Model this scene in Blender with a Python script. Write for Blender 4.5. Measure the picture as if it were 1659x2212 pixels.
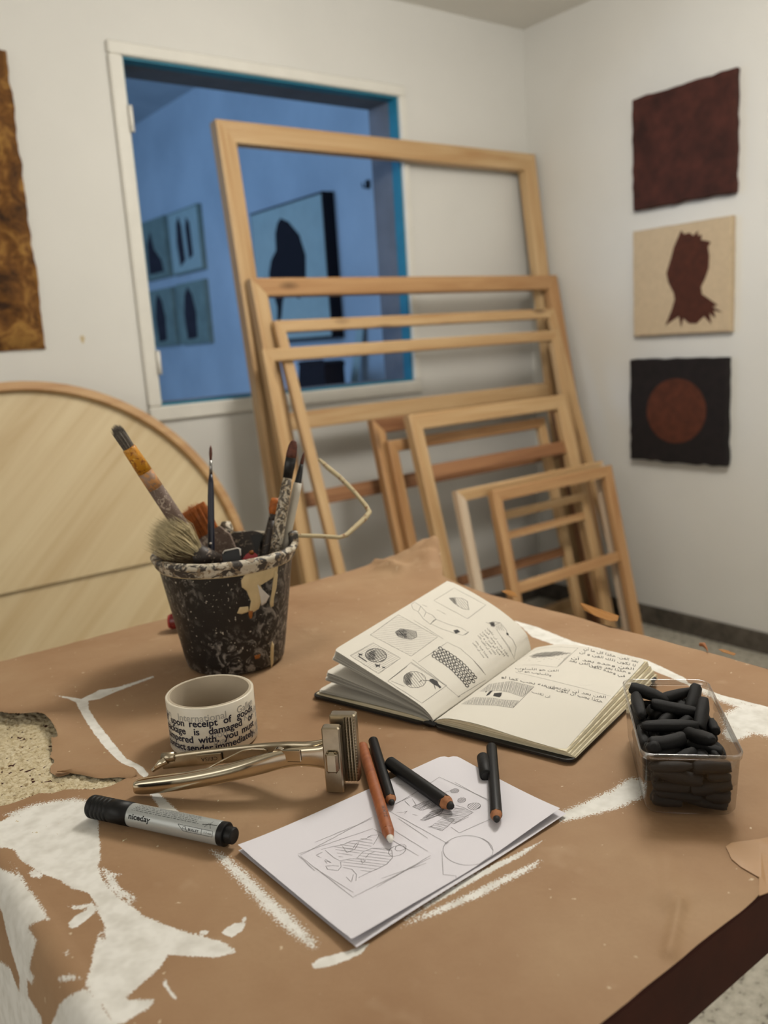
import bpy, math, random
import numpy as np
from mathutils import Vector, Matrix, noise
from mathutils.bvhtree import BVHTree

# ------------------------------------------------------------------ camera / world / light
for o in list(bpy.data.objects):
    bpy.data.objects.remove(o)
S = bpy.context.scene
COL = S.collection
FPX = 1860.0; CXP, CYP = 829.5, 1106.0
YAW, PIT, ROL, HC = 0.6445, 0.1954, -0.0652, 0.380
_f = Vector((math.sin(YAW)*math.cos(PIT), math.cos(YAW)*math.cos(PIT), -math.sin(PIT)))
_r = Vector((math.cos(YAW), -math.sin(YAW), 0))
_u = _r.cross(_f)
CR = math.cos(ROL)*_r + math.sin(ROL)*_u
CU = -math.sin(ROL)*_r + math.cos(ROL)*_u
CF = _f
CAM = Vector((0, 0, HC))
cd = bpy.data.cameras.new('camera'); cam = bpy.data.objects.new('camera', cd); COL.objects.link(cam)
cam.matrix_world = Matrix(((CR.x, CU.x, -CF.x, CAM.x), (CR.y, CU.y, -CF.y, CAM.y), (CR.z, CU.z, -CF.z, CAM.z), (0, 0, 0, 1)))
cd.sensor_fit = 'VERTICAL'; cd.sensor_height = 36.0; cd.lens = FPX/2212*36.0
cd.clip_start = 0.02; cd.clip_end = 60
cd.dof.use_dof = True; cd.dof.focus_distance = 0.76; cd.dof.aperture_fstop = 5.6
S.camera = cam

w = bpy.data.worlds.new('world'); S.world = w; w.use_nodes = True
w.node_tree.nodes['Background'].inputs[0].default_value = (0.9, 0.85, 0.78, 1)
w.node_tree.nodes['Background'].inputs[1].default_value = 0.02
S.view_settings.view_transform = 'Standard'; S.view_settings.look = 'None'
S.view_settings.gamma = 1.0; S.view_settings.use_curve_mapping = False
S.view_settings.exposure = 0.17
S.cycles.max_bounces = 4; S.cycles.diffuse_bounces = 2; S.cycles.glossy_bounces = 2; S.cycles.transparent_max_bounces = 12
S.cycles.caustics_reflective = False; S.cycles.caustics_refractive = False

def area(name, loc, target, sx, sy, power, color):
    l = bpy.data.lights.new(name, 'AREA'); l.shape = 'RECTANGLE'; l.size = sx; l.size_y = sy
    l.energy = power; l.color = color
    o = bpy.data.objects.new(name, l); COL.objects.link(o); o.location = loc
    d = Vector(target) - Vector(loc)
    o.rotation_euler = d.to_track_quat('-Z', 'Y').to_euler()
    return o
WARM = (1.0, 0.97, 0.915)
def bulb(name, loc, power, color, radius):
    l = bpy.data.lights.new(name, 'POINT'); l.energy = power; l.color = color; l.shadow_soft_size = radius
    o = bpy.data.objects.new(name, l); COL.objects.link(o); o.location = loc; return o
bulb('globe_lamp', (1.32, 0.92, 1.27), 36, WARM, 0.16)
area('fill_light_behind', (1.0, -2.35, 0.85), (1.0, 2.0, 0.95), 3.0, 1.2, 13, WARM)  # added soft fill behind the camera to lift the back wall; no window there
area('fill_light_left', (-2.05, 0.0, 0.85), (2.0, 0.0, 0.95), 3.0, 1.2, 16, WARM)  # second added fill, from the solid left wall toward the right one
area('blue_room_daylight', (-0.88, 4.3, 0.95), (2.69, 4.2, 0.8), 2.6, 1.9, 64, (0.25, 0.47, 0.84))

# ------------------------------------------------------------------ pixel -> place helpers
def ray(p):
    return CR*((p[0]-CXP)/FPX) - CU*((p[1]-CYP)/FPX) + CF
def pz(p, z=0.0):
    d = ray(p); return CAM + d*((z-HC)/d.z)
def py(p, y):
    d = ray(p); return CAM + d*(y/d.y)
def px(p, x):
    d = ray(p); return CAM + d*(x/d.x)
def pd(p, depth):
    return CAM + ray(p)*depth

# ------------------------------------------------------------------ materials
MATS = {}
class NT:
    def __init__(s, name):
        m = bpy.data.materials.new(name); m.use_nodes = True; s.m = m; s.t = m.node_tree; s.n = s.t.nodes; s.l = s.t.links
        s.b = s.n['Principled BSDF']; MATS[name] = m
    def new(s, typ, **kw):
        x = s.n.new(typ)
        for k, v in kw.items():
            if k.startswith('i_'):
                k2 = k[2:]
                k2 = int(k2) if k2.isdigit() else k2.replace('_', ' ')
                x.inputs[k2].default_value = v
            else: setattr(x, k, v)
        return x
    def link(s, a, b): s.l.new(a, b)
    def coord(s, kind='Object', scale=(1, 1, 1), rnd=False):
        tc = s.new('ShaderNodeTexCoord'); mp = s.new('ShaderNodeMapping'); mp.inputs['Scale'].default_value = scale
        src = tc.outputs[kind]
        if rnd:
            oi = s.new('ShaderNodeObjectInfo'); ad = s.new('ShaderNodeVectorMath', operation='MULTIPLY_ADD')
            cb = s.new('ShaderNodeCombineXYZ')
            for i in range(3): s.link(oi.outputs['Random'], cb.inputs[i])
            s.link(cb.outputs[0], ad.inputs[0]); ad.inputs[1].default_value = (7.3, 11.1, 5.7); s.link(src, ad.inputs[2]); src = ad.outputs[0]
        s.link(src, mp.inputs[0]); return mp.outputs[0]
    def noise(s, vec, scale, detail=4, rough=0.55, dist=0.0):
        x = s.new('ShaderNodeTexNoise'); x.inputs['Scale'].default_value = scale; x.inputs['Detail'].default_value = detail
        x.inputs['Roughness'].default_value = rough; x.inputs['Distortion'].default_value = dist
        s.link(vec, x.inputs['Vector']); return x.outputs['Fac']
    def ramp(s, fac, stops):
        x = s.new('ShaderNodeValToRGB'); e = x.color_ramp.elements
        while len(e) < len(stops): e.new(0.5)
        for el, (p, c) in zip(e, stops):
            el.position = p; el.color = tuple(c)+(1,) if len(c) == 3 else c
        s.link(fac, x.inputs[0]); return x.outputs[0]
    def mix(s, fac, a, b, mode='MIX'):
        x = s.new('ShaderNodeMix', data_type='RGBA', blend_type=mode)
        for v, i in ((fac, 0), (a, 6), (b, 7)):
            if hasattr(v, 'node'): s.link(v, x.inputs[i])
            else: x.inputs[i].default_value = v if not isinstance(v, tuple) else tuple(v)+(1,)*(4-len(v))
        return x.outputs[2]
    def math(s, op, a, b=None, c=None, clamp=False):
        x = s.new('ShaderNodeMath', operation=op); x.use_clamp = clamp
        for i, v in enumerate((a, b, c)):
            if v is None: continue
            if hasattr(v, 'node'): s.link(v, x.inputs[i])
            else: x.inputs[i].default_value = v
        return x.outputs[0]
    def bump(s, h, strength=0.3, dist=0.001):
        x = s.new('ShaderNodeBump'); x.inputs['Strength'].default_value = strength; x.inputs['Distance'].default_value = dist
        s.link(h, x.inputs['Height']); s.link(x.outputs[0], s.b.inputs['Normal'])
    def col(s, c):
        if hasattr(c, 'node'): s.link(c, s.b.inputs['Base Color'])
        else: s.b.inputs['Base Color'].default_value = tuple(c)+(1,)
    def rough(s, r): s.b.inputs['Roughness'].default_value = r
    def set(s, k, v): s.b.inputs[k].default_value = v

def lin(r, g, b):
    f = lambda c: ((c/255+0.055)/1.055)**2.4 if c > 10 else c/255/12.92
    return (f(r), f(g), f(b))

def plain(name, c, rough=0.6, metal=0.0, var=0.0, scale=40, bump=0.0, bdist=0.001, spec=0.5):
    n = NT(name); n.rough(rough); n.set('Metallic', metal); n.set('Specular IOR Level', spec)
    if var or bump:
        v = n.coord(); f = n.noise(v, scale)
        lo = tuple(max(0, x*(1-var)) for x in c); hi = tuple(min(1, x*(1+var)) for x in c)
        n.col(n.ramp(f, [(0.3, lo), (0.7, hi)]))
        if bump: n.bump(f, bump, bdist)
    else: n.col(c)
    return n.m

def wood(name, c1, c2, knots=True, scale=1.0, rough=0.55):
    n = NT(name); n.rough(rough)
    v = n.coord(scale=(1.6*scale, 26*scale, 26*scale), rnd=True)
    f = n.noise(v, 1.0, 5, 0.6, 0.8)
    v2 = n.coord(scale=(3*scale, 160*scale, 160*scale), rnd=True)
    g = n.noise(v2, 1.0, 2)
    m = n.math('ADD', n.math('MULTIPLY', f, 0.8), n.math('MULTIPLY', g, 0.2))
    c = n.ramp(m, [(0.33, c2), (0.5, tuple((a+b)/2 for a, b in zip(c1, c2))), (0.68, c1)])
    if knots:
        v3 = n.coord(scale=(3.2, 9, 9), rnd=True)
        vo = n.new('ShaderNodeTexVoronoi'); vo.inputs['Scale'].default_value = 1.0; n.link(v3, vo.inputs['Vector'])
        k = n.ramp(vo.outputs['Distance'], [(0.05, (1, 1, 1)), (0.15, (0, 0, 0))])
        c = n.mix(n.math('MULTIPLY', k, 0.75), c, tuple(x*0.32 for x in c2))
    n.col(c)
    return n.m

def paint_speckled(name, base, spots, thr=0.6, scale=60, rough=0.5, spots2=None, amp=0.08, stretch=(1, 1, 1)):
    n = NT(name); n.rough(rough)
    v = n.coord(scale=stretch)
    f = n.noise(v, scale, 5, 0.62, 1.2)
    mk = n.ramp(f, [(thr, (0, 0, 0)), (thr+0.03, (1, 1, 1))])
    c = n.mix(mk, base, spots)
    if spots2:
        f2 = n.noise(v, scale*2.7, 3, 0.6, 0.6)
        mk2 = n.ramp(f2, [(thr+0.06, (0, 0, 0)), (thr+0.09, (1, 1, 1))])
        c = n.mix(mk2, c, spots2)
    n.col(c); n.bump(mk, 0.4, 0.0006)
    return n.m

# walls, floor
n = NT('wall_paint'); n.rough(0.85); v = n.coord(); f = n.noise(v, 1.4, 4)
n.col(n.ramp(f, [(0.35, lin(222, 219, 211)), (0.65, lin(229, 226, 218))]))
M_WALL = n.m
n = NT('blue_room_paint'); n.rough(0.85); f = n.noise(n.coord(), 1.8, 5)
n.col(n.ramp(f, [(0.35, lin(205, 208, 212)), (0.65, lin(225, 227, 230))])); M_BLUEW = n.m
M_CEIL = plain('ceiling_paint', lin(238, 234, 224), 0.9)
n = NT('terrazzo_floor'); n.rough(0.55)
f = n.noise(n.coord(), 55, 4, 0.7); g = n.noise(n.coord(), 8, 3)
c = n.ramp(f, [(0.36, lin(96, 90, 80)), (0.43, lin(172, 166, 150)), (0.7, lin(200, 195, 180))])
c = n.mix(n.math('MULTIPLY', n.ramp(g, [(0.5, (0, 0, 0)), (0.75, (1, 1, 1))]), 0.35), c, lin(130, 124, 112)); n.col(c); M_FLOOR = n.m
n = NT('skirting_stone'); n.rough(0.7); f = n.noise(n.coord(), 14, 5, 0.65)
n.col(n.ramp(f, [(0.35, lin(62, 57, 50)), (0.6, lin(96, 88, 78)), (0.8, lin(128, 120, 108))])); M_BASE = n.m
M_LINENW = plain('yellowed_filler', lin(206, 188, 148), 0.8)
M_TRIM = plain('window_trim_paint', lin(230, 226, 215), 0.6, var=0.04, scale=12, bump=0.15, bdist=0.004)
M_TEAL = plain('teal_paint', lin(34, 126, 150), 0.5, var=0.12, scale=20)
M_REVEAL = plain('grey_reveal', lin(118, 122, 130), 0.8, var=0.12, scale=10)
# woods
M_PINE = wood('pine_light', lin(214, 182, 136), lin(186, 144, 96))
M_PINE2 = wood('pine_orange', lin(206, 164, 116), lin(168, 120, 74))
M_PINE3 = wood('pine_dark', lin(172, 124, 84), lin(126, 82, 52))
M_PINEW = wood('pine_whitewashed', lin(226, 208, 184), lin(196, 164, 128), knots=False)
M_PLY = wood('plywood_disc', lin(218, 198, 158), lin(196, 170, 126), knots=False, scale=0.55)
M_BAND = wood('disc_band', lin(210, 172, 122), lin(178, 132, 84), knots=False)
M_TABLE = plain('table_brown_paint', lin(62, 26, 15), 0.6, var=0.18, scale=30, spec=0.2)
n = NT('chipboard'); n.rough(0.95)
f = n.noise(n.coord(), 260, 5, 0.65, 0.6); g = n.noise(n.coord(), 26, 3)
c = n.ramp(f, [(0.32, lin(140, 116, 82)), (0.46, lin(206, 190, 154)), (0.7, lin(236, 226, 200))])
n.col(n.mix(n.math('MULTIPLY', g, 0.35), c, lin(190, 168, 118))); n.bump(f, 0.7, 0.0015); M_CHIP = n.m
# kraft paper with paint
n = NT('kraft_paper'); n.rough(0.72); n.set('Specular IOR Level', 0.35)
v = n.coord(); f = n.noise(v, 5, 4, 0.6); fi = n.noise(n.coord(scale=(1, 1, 1)), 420, 3, 0.6)
c = n.ramp(f, [(0.28, lin(152, 116, 82)), (0.5, lin(167, 133, 99)), (0.74, lin(180, 149, 114))])
c = n.mix(n.math('MULTIPLY', fi, 0.22), c, lin(138, 104, 74))
st = n.noise(v, 13, 3, 0.7); c = n.mix(n.math('MULTIPLY', n.ramp(st, [(0.62, (0, 0, 0)), (0.72, (1, 1, 1))]), 0.22), c, lin(205, 178, 146))
sp = n.noise(v, 150, 2, 0.5); c = n.mix(n.math('MULTIPLY', n.ramp(sp, [(0.73, (0, 0, 0)), (0.76, (1, 1, 1))]), 0.6), c, lin(228, 210, 180))
ap = n.new('ShaderNodeAttribute', attribute_name='paint'); ad = n.new('ShaderNodeAttribute', attribute_name='dry')
dn = n.math('SUBTRACT', n.noise(v, 620, 3, 0.75, 0.0), 0.52)
dn2 = n.math('SUBTRACT', n.noise(v, 90, 3, 0.6), 0.5)
e = n.math('ADD', n.math('MULTIPLY', dn, n.math('MULTIPLY', ad.outputs['Fac'], 7.0)), n.math('MULTIPLY', dn2, 0.003))
sd = n.math('ADD', ap.outputs['Fac'], e)
mk = n.math('MULTIPLY_ADD', sd, 1500.0, 0.5, clamp=True)
wv = n.noise(v, 60, 2, 0.65)
wc = n.ramp(wv, [(0.3, lin(220, 216, 206)), (0.6, lin(238, 235, 227))])
n.col(n.mix(mk, c, wc))
n.bump(n.noise(v, 26, 3, 0.65), 0.55, 0.0030); M_KRAFT = n.m
n = NT('amber_tape'); n.col(lin(166, 112, 48)); n.rough(0.35); n.set('Alpha', 0.85); M_AMBER = n.m
M_STAIN = plain('kraft_tape', lin(172, 130, 82), 0.4, var=0.06, scale=20)
# bucket
n = NT('bucket_plastic'); n.rough(0.42)
v = n.coord(); f = n.noise(n.coord(scale=(1, 1, 0.8)), 52, 6, 0.7, 2.2)
g = n.noise(v, 9, 3, 0.5)
msk = n.math('MULTIPLY', n.ramp(f, [(0.50, (0, 0, 0)), (0.60, (1, 1, 1))]), n.ramp(g, [(0.40, (0, 0, 0)), (0.52, (1, 1, 1))]))
spk = n.ramp(n.noise(v, 260, 2, 0.5), [(0.68, (0, 0, 0)), (0.71, (1, 1, 1))])
c = n.mix(n.math('MULTIPLY', msk, 0.6), lin(22, 20, 20), lin(170, 162, 152)); c = n.mix(n.math('MULTIPLY', spk, 0.75), c, lin(214, 204, 186))
n.col(c); n.bump(msk, 0.3, 0.0006); M_BUCKET = n.m
M_RIM = paint_speckled('bucket_rim_paint', lin(66, 60, 56), lin(204, 194, 174), 0.50, 48, 0.5, lin(150, 132, 108))
M_CREAM = plain('dried_cream_paint', lin(206, 182, 136), 0.6, var=0.08, scale=80, bump=0.3)
M_CREAMW = plain('dried_white_paint', lin(214, 205, 192), 0.6, var=0.08, scale=80)
M_OCHRE = plain('dried_ochre_paint', lin(150, 88, 30), 0.5)
M_WIRE = paint_speckled('paint_crusted_wire', lin(184, 168, 132), lin(136, 94, 62), 0.58, 70, 0.8)
M_HANDLE = paint_speckled('crusted_handle', lin(112, 92, 80), lin(176, 158, 140), 0.56, 150, 0.7, lin(66, 48, 40))
M_YELLOW = paint_speckled('yellow_glaze', lin(206, 140, 34), lin(150, 82, 20), 0.55, 110, 0.28, lin(232, 180, 70))
M_PEACH = paint_speckled('peach_smear', lin(196, 140, 84), lin(160, 128, 104), 0.5, 120, 0.6)
M_SPECK = paint_speckled('white_specked_handle', lin(84, 74, 62), lin(206, 194, 172), 0.5, 110, 0.5, lin(170, 150, 120))
M_DARKH = paint_speckled('dark_specked_handle', lin(48, 38, 32), lin(150, 132, 112), 0.6, 160, 0.5)
M_WHITEH = plain('white_lacquer', lin(204, 196, 180), 0.35, var=0.06, scale=60)
M_NAVY = plain('navy_lacquer', lin(24, 26, 44), 0.3)
M_FERR = plain('silver_ferrule', lin(150, 148, 146), 0.3, 1.0)
M_BLACKF = paint_speckled('black_ferrule', lin(16, 14, 15), lin(190, 186, 180), 0.75, 260, 0.4)
M_BRB = plain('bristle_brown', lin(92, 46, 28), 0.6, var=0.4, scale=200)
M_BRO = plain('bristle_orange', lin(176, 96, 30), 0.6, var=0.3, scale=200)
M_BRG = plain('bristle_grey', lin(112, 104, 94), 0.8, var=0.35, scale=300)
M_BRL = plain('bristle_blonde', lin(206, 188, 146), 0.75, var=0.25, scale=120)
M_BRD = plain('bristle_soiled', lin(100, 80, 54), 0.8, var=0.35, scale=120)
M_BLK = plain('black_plastic', lin(16, 15, 16), 0.45)
M_RED = plain('red_plastic', lin(158, 24, 26), 0.35)
M_DKRED = plain('dark_red_plastic', lin(110, 22, 24), 0.25)
# tape / marker
M_TAPE = plain('tape_film', lin(226, 216, 196), 0.3, var=0.02, scale=30)
M_CORE = plain('tape_core', lin(186, 172, 150), 0.8, var=0.06, scale=30)
M_INKB = plain('blue_black_print', lin(28, 26, 44), 0.5)
M_GHOST = plain('grey_show_through_print', lin(176, 170, 160), 0.5)
M_SILV = plain('marker_silver', lin(176, 180, 178), 0.35, 0.35)
M_MBLK = plain('marker_black', lin(11, 11, 12), 0.45, spec=0.3)
M_INK = plain('black_ink', lin(38, 34, 32), 0.7)
M_GRAPH = plain('graphite', lin(112, 106, 104), 0.6)
M_GRAPHD = plain('graphite_dark', lin(66, 60, 58), 0.6)
n = NT('chrome'); n.set('Metallic', 1.0); n.rough(0.16); n.col(lin(206, 194, 172)); M_CHROME = n.m
M_STEEL = plain('brushed_steel', lin(176, 164, 142), 0.3, 1.0, var=0.12, scale=60)
# paper
M_SHEET = plain('white_sheet', lin(227, 223, 228), 0.8, var=0.012, scale=9)
M_PAGE = plain('cream_page', lin(225, 219, 206), 0.8, var=0.012, scale=9)
n = NT('page_edges'); n.rough(0.85)
tc = n.coord(scale=(1, 1, 1)); f = n.noise(n.coord(scale=(8, 8, 1400)), 1, 2); n.col(n.ramp(f, [(0.35, lin(190, 176, 140)), (0.65, lin(236, 226, 198))])); M_EDGE = n.m
M_COVER = plain('black_cover', lin(15, 14, 15), 0.5, var=0.15, scale=200, bump=0.2, bdist=0.0004)
# pencils
M_PBLK = plain('black_pencil_lacquer', lin(14, 13, 14), 0.42, spec=0.3)
M_PBRN = wood('sanguine_pencil', lin(168, 98, 54), lin(136, 72, 36), knots=False, scale=3)
M_PWOOD = plain('sharpened_wood', lin(158, 104, 66), 0.8, var=0.2, scale=300)
M_LEADW = plain('white_lead', lin(226, 222, 212), 0.6)
M_LEADB = plain('black_lead', lin(20, 18, 18), 0.7)
n = NT('charcoal'); n.set('Specular IOR Level', 0.25); n.rough(0.55); v = n.coord(scale=(18, 120, 120), rnd=True); f = n.noise(v, 1, 4, 0.65)
n.col(n.ramp(f, [(0.3, lin(11, 10, 11)), (0.6, lin(24, 23, 23)), (0.8, lin(58, 55, 52))])); n.bump(f, 0.35, 0.0008); M_CHAR = n.m
n = NT('clear_plastic'); n.n.remove(n.b)
tr = n.new('ShaderNodeBsdfTransparent'); tr.inputs[0].default_value = (0.965, 0.96, 0.95, 1)
gl = n.new('ShaderNodeBsdfGlossy'); gl.inputs['Roughness'].default_value = 0.06
lw = n.new('ShaderNodeLayerWeight'); lw.inputs['Blend'].default_value = 0.5
fac = n.math('MULTIPLY_ADD', n.math('POWER', lw.outputs['Facing'], 3.0), 0.7, 0.045)
mx = n.new('ShaderNodeMixShader'); n.link(fac, mx.inputs[0]); n.link(tr.outputs[0], mx.inputs[1]); n.link(gl.outputs[0], mx.inputs[2])
n.link(mx.outputs[0], n.n['Material Output'].inputs[0]); M_CLEAR = n.m
M_CLEARR = M_CLEAR.copy(); M_CLEARR.name = 'clear_plastic_rim'
for nd in M_CLEARR.node_tree.nodes:
    if nd.type == 'MATH' and nd.operation == 'MULTIPLY_ADD': nd.inputs[1].default_value = 0.85; nd.inputs[2].default_value = 0.16
# art
n = NT('brown_felt'); n.rough(0.95); f = n.noise(n.coord(), 14, 5, 0.7, 0.5)
n.col(n.ramp(f, [(0.34, lin(48, 28, 12)), (0.5, lin(112, 72, 28)), (0.66, lin(172, 128, 64))])); n.bump(n.noise(n.coord(), 160, 4), 0.5, 0.002); M_FELT = n.m
M_ART1 = plain('dark_red_brown_pile', lin(66, 32, 24), 0.95, var=0.45, scale=18, bump=0.5, bdist=0.002)
M_LINEN = plain('raw_linen', lin(200, 178, 146), 0.9, var=0.06, scale=60)
M_ART2 = plain('rust_pigment', lin(74, 36, 22), 0.95, var=0.2, scale=40, bump=0.4)
M_ART3 = plain('black_pile', lin(24, 17, 17), 0.95, var=0.35, scale=30, bump=0.4)
M_ART4 = plain('rust_disc_pile', lin(84, 42, 24), 0.95, var=0.25, scale=30, bump=0.4)
M_BPIC = plain('pale_picture', lin(196, 206, 196), 0.8, var=0.05, scale=12)
M_BDRK = plain('dark_figure', lin(30, 20, 26), 0.9, var=0.2, scale=20)
M_BFIG = plain('dim_figure', lin(58, 48, 54), 0.9, var=0.3, scale=16)
M_BMAT = plain('grey_green_picture', lin(150, 160, 146), 0.8, var=0.15, scale=14)

# ------------------------------------------------------------------ object helpers
def tag(o, label=None, cat=None, group=None, kind=None):
    if label: o['label'] = label
    if cat: o['category'] = cat
    if group: o['group'] = group
    if kind: o['kind'] = kind
    return o
def thing(name, loc, label, cat, group=None):
    o = bpy.data.objects.new(name, None); COL.objects.link(o); o.location = loc
    o.empty_display_size = 0.02
    return tag(o, label, cat, group)
def root_loc(p):
    l = Vector((0, 0, 0))
    while p is not None:
        l += Vector(p.location); p = p.parent
    return l
def mesh(name, V, Fc, mat, parent=None, smooth=True, origin=None, local=False):
    """verts in world space (unless local); origin moves the object's pivot"""
    me = bpy.data.meshes.new(name)
    off = root_loc(parent)
    org = Vector(origin) if origin is not None else (off if parent is not None else Vector((0, 0, 0)))
    if local: V2 = [tuple(v) for v in V]
    else: V2 = [(v[0]-org.x, v[1]-org.y, v[2]-org.z) for v in V]
    me.from_pydata(V2, [], [tuple(f) for f in Fc]); me.validate(); me.update()
    if smooth: me.polygons.foreach_set('use_smooth', [True]*len(me.polygons))
    if mat is not None: me.materials.append(mat)
    o = bpy.data.objects.new(name, me); COL.objects.link(o)
    if parent is not None:
        o.parent = parent
        if not local: o.location = org - off
    elif not local: o.location = org
    return o
class G:
    """geometry collector"""
    def __init__(s): s.V = []; s.F = []
    def add(s, V, Fc):
        k = len(s.V); s.V += [Vector(v) for v in V]; s.F += [tuple(i+k for i in f) for f in Fc]; return s
    def box(s, a, b, M=None):
        (x0, y0, z0), (x1, y1, z1) = a, b
        V = [(x0, y0, z0), (x1, y0, z0), (x1, y1, z0), (x0, y1, z0), (x0, y0, z1), (x1, y0, z1), (x1, y1, z1), (x0, y1, z1)]
        if M is not None: V = [M @ Vector(v) for v in V]
        return s.add(V, [(3, 2, 1, 0), (4, 5, 6, 7), (0, 1, 5, 4), (1, 2, 6, 5), (2, 3, 7, 6), (3, 0, 4, 7)])
    def bbox(s, a, b, bev, M=None):
        """box with chamfered edges along its vertical & top (rounded rectangle loft)"""
        (x0, y0, z0), (x1, y1, z1) = a, b
        rings = []
        for z, q in ((z0, bev), (z0+bev, 0), (z1-bev, 0), (z1, bev)):
            X0, X1, Y0, Y1 = x0+q, x1-q, y0+q, y1-q; c = bev
            rings.append([(X0+c, Y0, z), (X1-c, Y0, z), (X1, Y0+c, z), (X1, Y1-c, z), (X1-c, Y1, z), (X0+c, Y1, z), (X0, Y1-c, z), (X0, Y0+c, z)])
        if M is not None: rings = [[M @ Vector(v) for v in r] for r in rings]
        return s.loft(rings)
    def loft(s, rings, close=True, caps=True):
        k = len(s.V); m = len(rings[0])
        for r in rings: s.V += [Vector(v) for v in r]
        for i in range(len(rings)-1):
            for j in range(m if close else m-1):
                a = k+i*m+j; b = k+i*m+(j+1) % m
                s.F.append((a, b, b+m, a+m))
        if caps and close:
            s.F.append(tuple(k+j for j in reversed(range(m)))); s.F.append(tuple(k+(len(rings)-1)*m+j for j in range(m)))
        return s
    def tube(s, P, R, n=10, caps=True, flat=1.0, flatdir=None):
        P = [Vector(p) for p in P]
        if not hasattr(R, '__len__'): R = [R]*len(P)
        rings = []; up = None
        for i, p in enumerate(P):
            t = (P[min(i+1, len(P)-1)]-P[max(i-1, 0)]).normalized()
            if flatdir is not None: a = Vector(flatdir)
            elif up is None: a = Vector((0, 0, 1)) if abs(t.z) < 0.9 else Vector((1, 0, 0))
            else: a = up
            x = (a - t*a.dot(t)).normalized(); y = t.cross(x); up = x
            rings.append([p + (x*math.cos(2*math.pi*k/n)*flat + y*math.sin(2*math.pi*k/n))*R[i] for k in range(n)])
        return s.loft(rings, caps=caps)
    def lathe(s, prof, c, n=48, axis=None):
        rings = []
        for r, z in prof: rings.append([(c[0]+r*math.cos(2*math.pi*k/n), c[1]+r*math.sin(2*math.pi*k/n), c[2]+z) for k in range(n)])
        return s.loft(rings, caps=False)
    def build(s, name, mat, parent=None, smooth=True, **kw): return mesh(name, s.V, s.F, mat, parent, smooth, **kw)
def sharp(o, ang=40):
    o.data.update()
    try: o.data.set_sharp_from_angle(angle=math.radians(ang))
    except Exception: pass
    return o
def lerp(a, b, t): return a+(b-a)*t
def struct(o): o['kind'] = 'structure'; return o
rnd = random.Random(7)

# ------------------------------------------------------------------ the room
XR, YB, ZF, ZC = 2.69, 2.488, -0.75, 1.519
XL, YN, TH = -2.1, -2.4, 0.162
WX0, WX1, WZ0, WZ1 = 1.054, 2.045, 0.231, 1.209
struct(G().box((XL-0.1, YN-0.1, ZF-0.1), (XR+0.1, YB, ZF)).build('floor', M_FLOOR, smooth=False))
struct(G().box((XL-0.1, YN-0.1, ZC), (XR+0.1, YB, ZC+0.1)).build('ceiling', M_CEIL, smooth=False))
struct(G().box((XL-0.1, YB, ZF-0.1), (WX0, YB+TH, 2.1)).box((WX1, YB, ZF-0.1), (XR+0.1, YB+TH, 2.1))
       .box((WX0, YB, ZF-0.1), (WX1, YB+TH, WZ0)).box((WX0, YB, WZ1), (WX1, YB+TH, 2.1)).build('wall_back', M_WALL, smooth=False))
struct(G().box((XR, YN-0.1, ZF-0.1), (XR+0.1, YB, ZC+0.1)).build('wall_right', M_WALL, smooth=False))
struct(G().box((XL-0.1, YN-0.1, ZF-0.1), (XL, YB, ZC+0.1)).build('wall_left', M_WALL, smooth=False))
struct(G().box((XL-0.1, YN-0.1, ZF-0.1), (XR+0.1, YN, ZC+0.1)).build('wall_front', M_WALL, smooth=False))
struct(G().bbox((XR-0.012, YN, ZF), (XR, YB, ZF+0.075), 0.003).build('baseboard_right', M_BASE, smooth=False))
struct(G().bbox((XL, YB-0.012, ZF), (XR-0.012, YB, ZF+0.075), 0.003).build('baseboard_back', M_BASE, smooth=False))
# room behind the window
BXL, BY1, BZC = -0.9, 7.6, 2.01
struct(G().box((BXL, YB+TH, ZF-0.1), (XR, BY1, ZF)).build('floor_2', M_FLOOR, smooth=False))
struct(G().box((BXL, YB+TH, BZC), (XR+0.1, BY1, BZC+0.1)).build('ceiling_2', M_BLUEW, smooth=False))
struct(G().box((XR, YB+TH, ZF-0.1), (XR+0.1, BY1, BZC)).build('wall_beyond_right', M_BLUEW, smooth=False))
struct(G().box((BXL-0.1, YB+TH, ZF-0.1), (BXL, BY1, BZC+0.1)).build('wall_beyond_left', M_BLUEW, smooth=False))
struct(G().box((BXL-0.1, BY1, ZF-0.1), (XR+0.1, BY1+0.1, BZC+0.1)).build('wall_beyond_back', M_BLUEW, smooth=False))
pt_ = py((178, 733), YB); G().loft([[(pt_.x+0.006*math.cos(a)*(1+0.3*math.sin(3*a)), YB-dd, pt_.z+0.011*math.sin(a)) for a in [i*math.pi/6 for i in range(12)]] for dd in (0.0, 0.0012)]).build('plaster_stain', M_LINENW, bpy.data.objects['wall_back'], smooth=False)
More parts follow.
